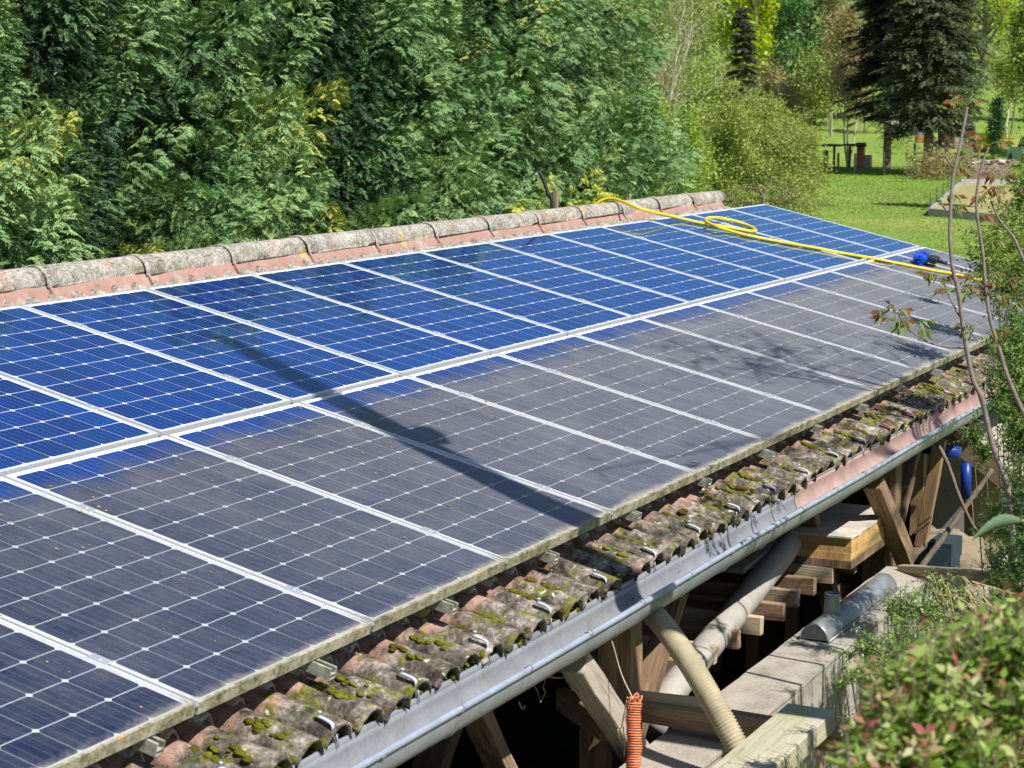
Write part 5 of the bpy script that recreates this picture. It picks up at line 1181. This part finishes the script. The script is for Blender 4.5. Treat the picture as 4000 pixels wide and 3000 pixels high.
shrub('evergreen_shrub', 'dense small leaved evergreen shrub at the right edge above the gutter end', [K(4050, 1250, 9.5, 150, 150), K(4010, 1420, 9.3, 140, 190), K(3960, 1520, 9.2, 120, 170), K(4060, 1600, 9.2, 160, 200), K(3990, 1330, 9.4, 90, 90), K(4040, 1750, 9.2, 120, 130), K(3990, 1660, 9.1, 90, 90), K(4050, 1420, 9.5, 170, 160)], 0.026, 7, 0.12, L_BOX, 0.6)
shrub('evergreen_shrub', 'small leaved evergreen shrub low at the right edge above the red tipped bush', [K(4030, 2150, 8.3, 150, 190), K(3960, 2260, 8.0, 110, 130), K(4040, 2350, 7.6, 140, 160), K(3850, 1760, 8.9, 50, 40), K(3800, 1700, 8.9, 40, 26), K(4020, 1900, 8.8, 110, 100), K(3960, 1980, 8.8, 90, 70), K(3900, 2060, 8.7, 60, 40), K(4000, 2040, 8.7, 90, 80)], 0.024, 7, 0.11, L_BOX, 0.5)
shrub('evergreen_shrub', 'thin branched shrub with light green leaves behind the two saplings', [K(4020, 740, 14, 60, 50), K(4010, 850, 14, 110, 100), K(3930, 960, 13, 120, 70), K(3860, 1010, 13, 100, 40), K(4010, 1080, 12, 120, 100), K(4030, 640, 15, 50, 40), K(3900, 1120, 12, 80, 30)], 0.045, 6, 0.2, L_GREEN, 0.4)
# arching sprays across the wall
sp_ = []
for (x0, y0, x1, y1, D, n) in ((3700, 2600, 3300, 2560, 6.6, 46), (3720, 2620, 3250, 2690, 6.5, 46), (3650, 2560, 3480, 2350, 6.8, 34), (3700, 2560, 3560, 2370, 6.8, 30), (3640, 2680, 3310, 2640, 6.4, 40), (3700, 2500, 3600, 2400, 6.9, 40), (3560, 2500, 3460, 2420, 6.8, 24), (3620, 2700, 3420, 2700, 6.3, 30), (3740, 2420, 3640, 2300, 7.2, 30), (3800, 2400, 3700, 2350, 7.2, 30)):
    for i in range(n//3):
        t = (i+0.5)/(n//3); sp_.append(K(x0+(x1-x0)*t, y0+(y1-y0)*t-60*sin(t*3.0), D, 38*(1.15-0.6*t), 3))
for k in range(26): sp_.append(K(3420+random.uniform(0, 330), 2480+random.uniform(0, 330), 6.6, 70, 7))
shrub('arching_shrub', 'loose arching shrub with tiny light leaves in front of the block wall', sp_, 0.017, 8, 0.12, L_BOX, 0.8, 0.6, up=0.3)
dk = [K(3350+random.uniform(0, 350)+i*4, 2990-i*9+random.uniform(-60, 60), 5.6, 85, 16) for i in range(46)]
shrub('dark_shrub', 'dark shaded shrub between the block wall and the red tipped bush', dk, 0.016, 6, 0.12, L_DKG, 0.4, 0.6)
sh = [((-0.15+0.1*i, -5.05+rng.normal()*0.08, -1.0+0.16*(i % 6)), (0.15, 0.15, 0.15), 46) for i in range(30)]  # clumps added mostly out of view, to shade the wall's side
shrub('dark_shrub', 'dense evergreen mass at the right photo edge shading the block wall', sh, 0.03, 6, 0.13, L_DKG, 0.5, 0.6)
# the near red tipped bush
Pn, Dn = [], []
top = [(2660, 3160), (3050, 3080), (3260, 2970), (3380, 2780), (3420, 2560), (3560, 2470), (3700, 2400), (3850, 2330), (4000, 2250), (4200, 2200)]
tx = np.array([a for a, b in top], float); ty = np.array([b for a, b in top], float)
for i in range(1900):
    px = rng.uniform(2850, 4150); yt = np.interp(px, tx, ty); py = yt+110+abs(rng.normal())*260+rng.uniform(0, 60)-(rng.uniform(60, 190) if i < 70 else 0); D = 3.0+0.55*rng.random()+(3300-py)*0.0004
    Pn.append(np.array(at(px, py+90, D=D))); Dn.append(unit(np.array([0, 0, 1.0])+rng.normal(size=3)*0.28))
Pn = np.array(Pn); Dn = np.array(Dn)
V, t_, sg_ = sprigs(Pn-Dn*0.04, Dn, 0.085*rng.uniform(0.5, 1.7, len(Pn)), 7, 0.036, 0.38+rng.normal(size=len(Pn))*0.18, 0.5, topred=0.3)
nb = thing('red_tipped_bush', (-4.3, -5.9, float(gz(-4.3, -5.9))), 'blurred near bush with glossy green leaves and red shoot tips, bottom right corner', 'shrub'); bl_ = np.array(nb.location)
link('foliage', kmesh('foliage', V-bl_, t_, L_RED), WM[nb.name], nb); link('stems', segmesh('stems', [(a-bl_, b-bl_, 0.0014, 0.001) for a, b, c, d in sg_], M_BARKR, 5), WM[nb.name], nb)
# saplings
def compound(P, D, mat_t, nleaf=7, L=0.16, lf=0.075):
    V = []; Tn = []; segs = []; D = unit(np.array(D)); P = np.array(P); S = unit(np.cross(D, [0, 0, 1.0])+1e-6); prev = P
    for k in range(nleaf):
        s = (k+1)/nleaf; q = P+D*L*s+np.array([0, 0, -1])*L*0.35*s*s; V.append(kites(prev[None], unit(q-prev)[None], S[None], np.array([np.linalg.norm(q-prev)*1.1]), np.array([.005]))); Tn.append(0.1); prev = q
        if k >= 2:
            for sg in (-1, 1):
                d = unit(D*0.35+S*sg*0.5+np.array([0, 0, -rng.uniform(.5, 1.3)])); sz = lf*rng.uniform(.6, 1.2)
                V.append(kites(q[None], d[None], unit(S+rng.normal(size=3)*.4)[None], np.array([sz]), np.array([sz*.27]), .2)); Tn.append(mat_t-0.12+rng.normal()*0.18)
    V.append(kites(prev[None], unit(D+np.array([0, 0, -.8]))[None], S[None], np.array([lf]), np.array([lf*.35]), .2)); Tn.append(mat_t)
    return np.concatenate(V), np.array(Tn), segs
def sapling(label, stem, rad, tips, D, twigs=()):
    pts = spline([at(x, y, D=D) for x, y in stem], 6); n = len(pts); root = Vector((pts[0].x, pts[0].y, float(gz(pts[0].x, pts[0].y))))
    t = thing('walnut_sapling', root, label, 'tree'); mb = MB()
    wob = [root.lerp(pts[0], q_)+Vector((random.uniform(-.05, .05), random.uniform(-.05, .05), 0)) for q_ in (0.25, 0.5, 0.75)]; pl = [root]+wob+pts; mb.tube(pl, [rad*1.15]*4+[rad*(1-0.55*i/n)*(1+0.1*(i % 6 == 0)) for i in range(n)], 9)
    for tw in twigs:
        tp = spline([at(x, y, D=D+(0.15 if i else 0)) for i, (x, y) in enumerate(tw)], 5); mb.tube(tp, [rad*0.42*(1-0.55*i/len(tp)) for i in range(len(tp))], 6)
    put(mb, 'stem', M_BARKR, t, True, root)
    V = []; Tn = []; sg = []
    for (x, y, k, tt) in tips:
        p = at(x, y, D=D)
        for i in range(max(1, int(k*0.7))):
            a = 2*pi*i/k+rng.uniform(0, 1); d = CR*cos(a)+np.array([0, 0, 1.0])*(0.55+0.35*sin(a))+CF*0.5*sin(a*1.3)
            v, q, s = compound(p, d, tt, 6, 0.08*rng.uniform(.7, 1.3), 0.052); V.append(v); Tn.append(q); sg += s
    r = np.array(root); link('leaves', kmesh('leaves', np.concatenate(V)-r, np.concatenate(Tn), L_WAL), Matrix.Translation(root), t)
DS = 8.2
def r2(x, y): return (3100+.36166*x, 850+.36166*y)
sapling('taller left walnut sapling with young reddish leaves in front of the array corner', [(3955, 2080), (3935, 1900), (3880, 1750), (3835, 1560), (3800, 1480), (3770, 1330), (3745, 1150), (3722, 1050), (3712, 950), (3712, 850), (3722, 700), (3745, 590), (3765, 490), (3778, 420)], 0.0125,
        [(3780, 410, 7, .62), (3745, 600, 2, .3), (3695, 670, 2, .5), (3700, 830, 2, .4), (3665, 780, 1, .6), (3680, 1090, 4, .6), (3655, 1100, 3, .45), (3485, 1225, 5, .62), (3500, 1260, 3, .7), (3555, 1275, 3, .35), (3560, 1300, 3, .3), (3740, 1140, 3, .5), (3815, 1330, 3, .45), (3835, 1300, 3, .5)], DS,
        [[(3775, 1370), r2(1820, 1410), r2(1500, 1365), r2(1290, 1240), r2(1190, 1150), r2(1120, 1030)], [r2(1790, 1060), r2(1700, 890), r2(1650, 790), r2(1580, 740)], [(3782, 1310), (3830, 1250), (3850, 1230)], [r2(1210, 1160), r2(1250, 1090)], [(3728, 660), (3700, 620), (3690, 570)], [(3715, 850), (3680, 800), (3665, 790)]])
sapling('right walnut sapling with a straight grey stem and reddish tip leaves', [(4010, 1640), (3960, 1530), (3925, 1440), (3900, 1350), (3868, 1250), (3850, 1120), (3838, 980), (3818, 850), (3815, 760), (3835, 650), (3862, 575)], 0.0105,
        [(3862, 568, 5, .7), (3905, 700, 3, .6), (3800, 860, 2, .7), (3840, 960, 2, .5), (3860, 1160, 4, .45), (3885, 1180, 4, .6), (3920, 1120, 3, .6), (3790, 1170, 3, .35), (3950, 1200, 4, .6), (3850, 1080, 3, .5)], DS+0.25,
        [[(3850, 1130), (3810, 1100), (3795, 1110)], [(3870, 1330), (3885, 1190), (3900, 1150)], [(3903, 1350), (3860, 1300), (3835, 1310)], [(3838, 1170), (3800, 1140), (3780, 1160)]])
sapling('slanting bare stemmed walnut shoot at the right edge with drooping red leaves', [(4060, 1150), (4000, 1020), (3960, 930), (3905, 860), (3870, 785)], 0.0085, [(3868, 778, 6, .75), (3950, 740, 3, .6)], DS+0.5, [[(3900, 780), (3960, 830), (4010, 860)]])
# large serrated leaf
lv = thing('serrated_leaf', at(3950, 2060, D=5.0), 'single large grey green serrated leaf reaching in from the right edge', 'leaf')
mb = MB(); a, b = at(3990, 2035, D=5.0), at(3795, 2110, D=4.95); rows = []
for i in range(17):
    t = i/16; w_ = 0.022*sin(pi*min(1, t*0.97+0.03))**0.7*(1-0.35*t)*(1 if i % 2 else 0.86); c = a.lerp(b, t)+Vector((0, 0, 0.02*sin(t*pi)))
    rows.append([c+Vector((0, 0, 1))*w_*k+Vector(tuple(CF))*w_*abs(k)*0.5 for k in (-1, -.5, 0, .5, 1)])
mb.sheet(rows, thick=tuple(CF*0.001)); put(mb, 'blade', plain('felty_leaf', (0.1, 0.16, 0.08), 0.8, var=0.25, scale=60), lv, True)
mb = MB(); mb.tube([a, a+Vector(tuple(CR*0.12))], 0.004, 6); put(mb, 'stalk', plain('leaf_stalk', (0.35, 0.25, 0.1), 0.7), lv)
# straw caught in the shrub
segs = []
for i in range(40):
    p = np.array(at(3690+random.uniform(-60, 130), 2290+random.uniform(-50, 160), D=7.0)); segs.append((p, p+unit(np.array([.35, -.5, -.8])+rng.normal(size=3)*.35)*rng.uniform(.08, .25), 0.0022, 0.0015))
tag(link('dry_straw', segmesh('dry_straw', segs, plain('straw', (0.5, 0.38, 0.2), 0.9), 4)), 'dry straw stalks caught in the shrub beside the wall end', 'straw', kind='stuff')
# the big tree right of the frame whose trunk and twigs shade the panels
def back(u, v, s): p = T(u, v); return p-Vector((0.338, 0.941, -1.22))*s
tt_ = thing('shade_tree', (-0.2, -7.5, float(gz(-0.2, -7.5))), 'bare trunk just outside the right edge whose shadow crosses the panels', 'tree'); mb = MB()
lo = back(-0.30, 3.6, 2.05); pts = [Vector((-0.2, -7.5, float(gz(-0.2, -7.5))-0.1)), lo, back(-0.2, 3.0, 2.6), back(0.02, 2.3, 3.3), back(0.25, 1.7, 3.9), back(0.45, 1.2, 4.4), back(0.6, 0.8, 4.8)]
mb.tube(pts, [0.13, 0.12, 0.105, 0.098, 0.092, 0.085, 0.06], 12); blob(mb, back(0.16, 2.25, 3.35), 0.12, 0.07, 0.15, None, 2, 6, 10)
put(mb, 'trunk', M_BARK, tt_, True, Vector(tt_.location))
ot = thing('overhanging_tree', (3.2, -6.9, float(gz(3.2, -6.9))), 'leafy branches hanging outside the right edge, seen by their dappled shadows on the panels', 'tree')
Vs = []; Ts = []; sg = []; hub = np.array([3.2, -6.9, 3.2]); root = np.array(ot.location); sg.append((root, hub, 0.09, 0.05))
for (u, v, s, n, r) in ((3.3, 2.35, 3.3, 16, .16), (3.65, 2.62, 3.3, 34, .22), (4.1, 2.85, 3.3, 20, .2), (3.9, 2.25, 3.6, 10, .25), (4.4, 2.5, 3.6, 30, .24), (4.75, 2.9, 3.5, 10, .22), (5.6, 2.8, 3.4, 8, .2), (6.3, 2.9, 3.4, 8, .25), (1.58, 3.12, 3.0, 4, .07), (0.45, 2.95, 3.0, 2, .1), (5.2, 3.6, 3.2, 10, .3), (4.2, 3.75, 3.2, 12, .35), (3.0, 3.7, 3.1, 8, .3), (2.4, 4.3, 3.0, 10, .3), (1.2, 4.3, 3.0, 9, .3), (3.4, 4.9, 3.0, 14, .4)):
    c = np.array(back(u, v, s)); sg.append((hub+(c-hub)*0.0, hub+(c-hub)*0.5+np.array([0, 0, .12]), 0.02, 0.012)); sg.append((hub+(c-hub)*0.5+np.array([0, 0, .12]), c, 0.012, 0.004))
    P = c+rng.normal(size=(n, 3))*r*np.array([1.3, .6, .6]); D = unit(rng.normal(size=(n, 3))*np.array([1.2, .6, .5])+np.array([.6, 0, 0])); vv, t2, s2 = sprigs(P, D, 0.2, 5, 0.055, 0.4+np.zeros(n), 0.4); Vs.append(vv); Ts.append(t2); sg += s2
    sg += [(c, P[i], 0.003, 0.002) for i in range(n)]
link('foliage', kmesh('foliage', np.concatenate(Vs)-root, np.concatenate(Ts), L_WAL), Matrix.Translation(ot.location), ot)
link('branches', segmesh('branches', [(a-root, b-root, c, d) for a, b, c, d in sg], M_BARK, 5), Matrix.Translation(ot.location), ot)
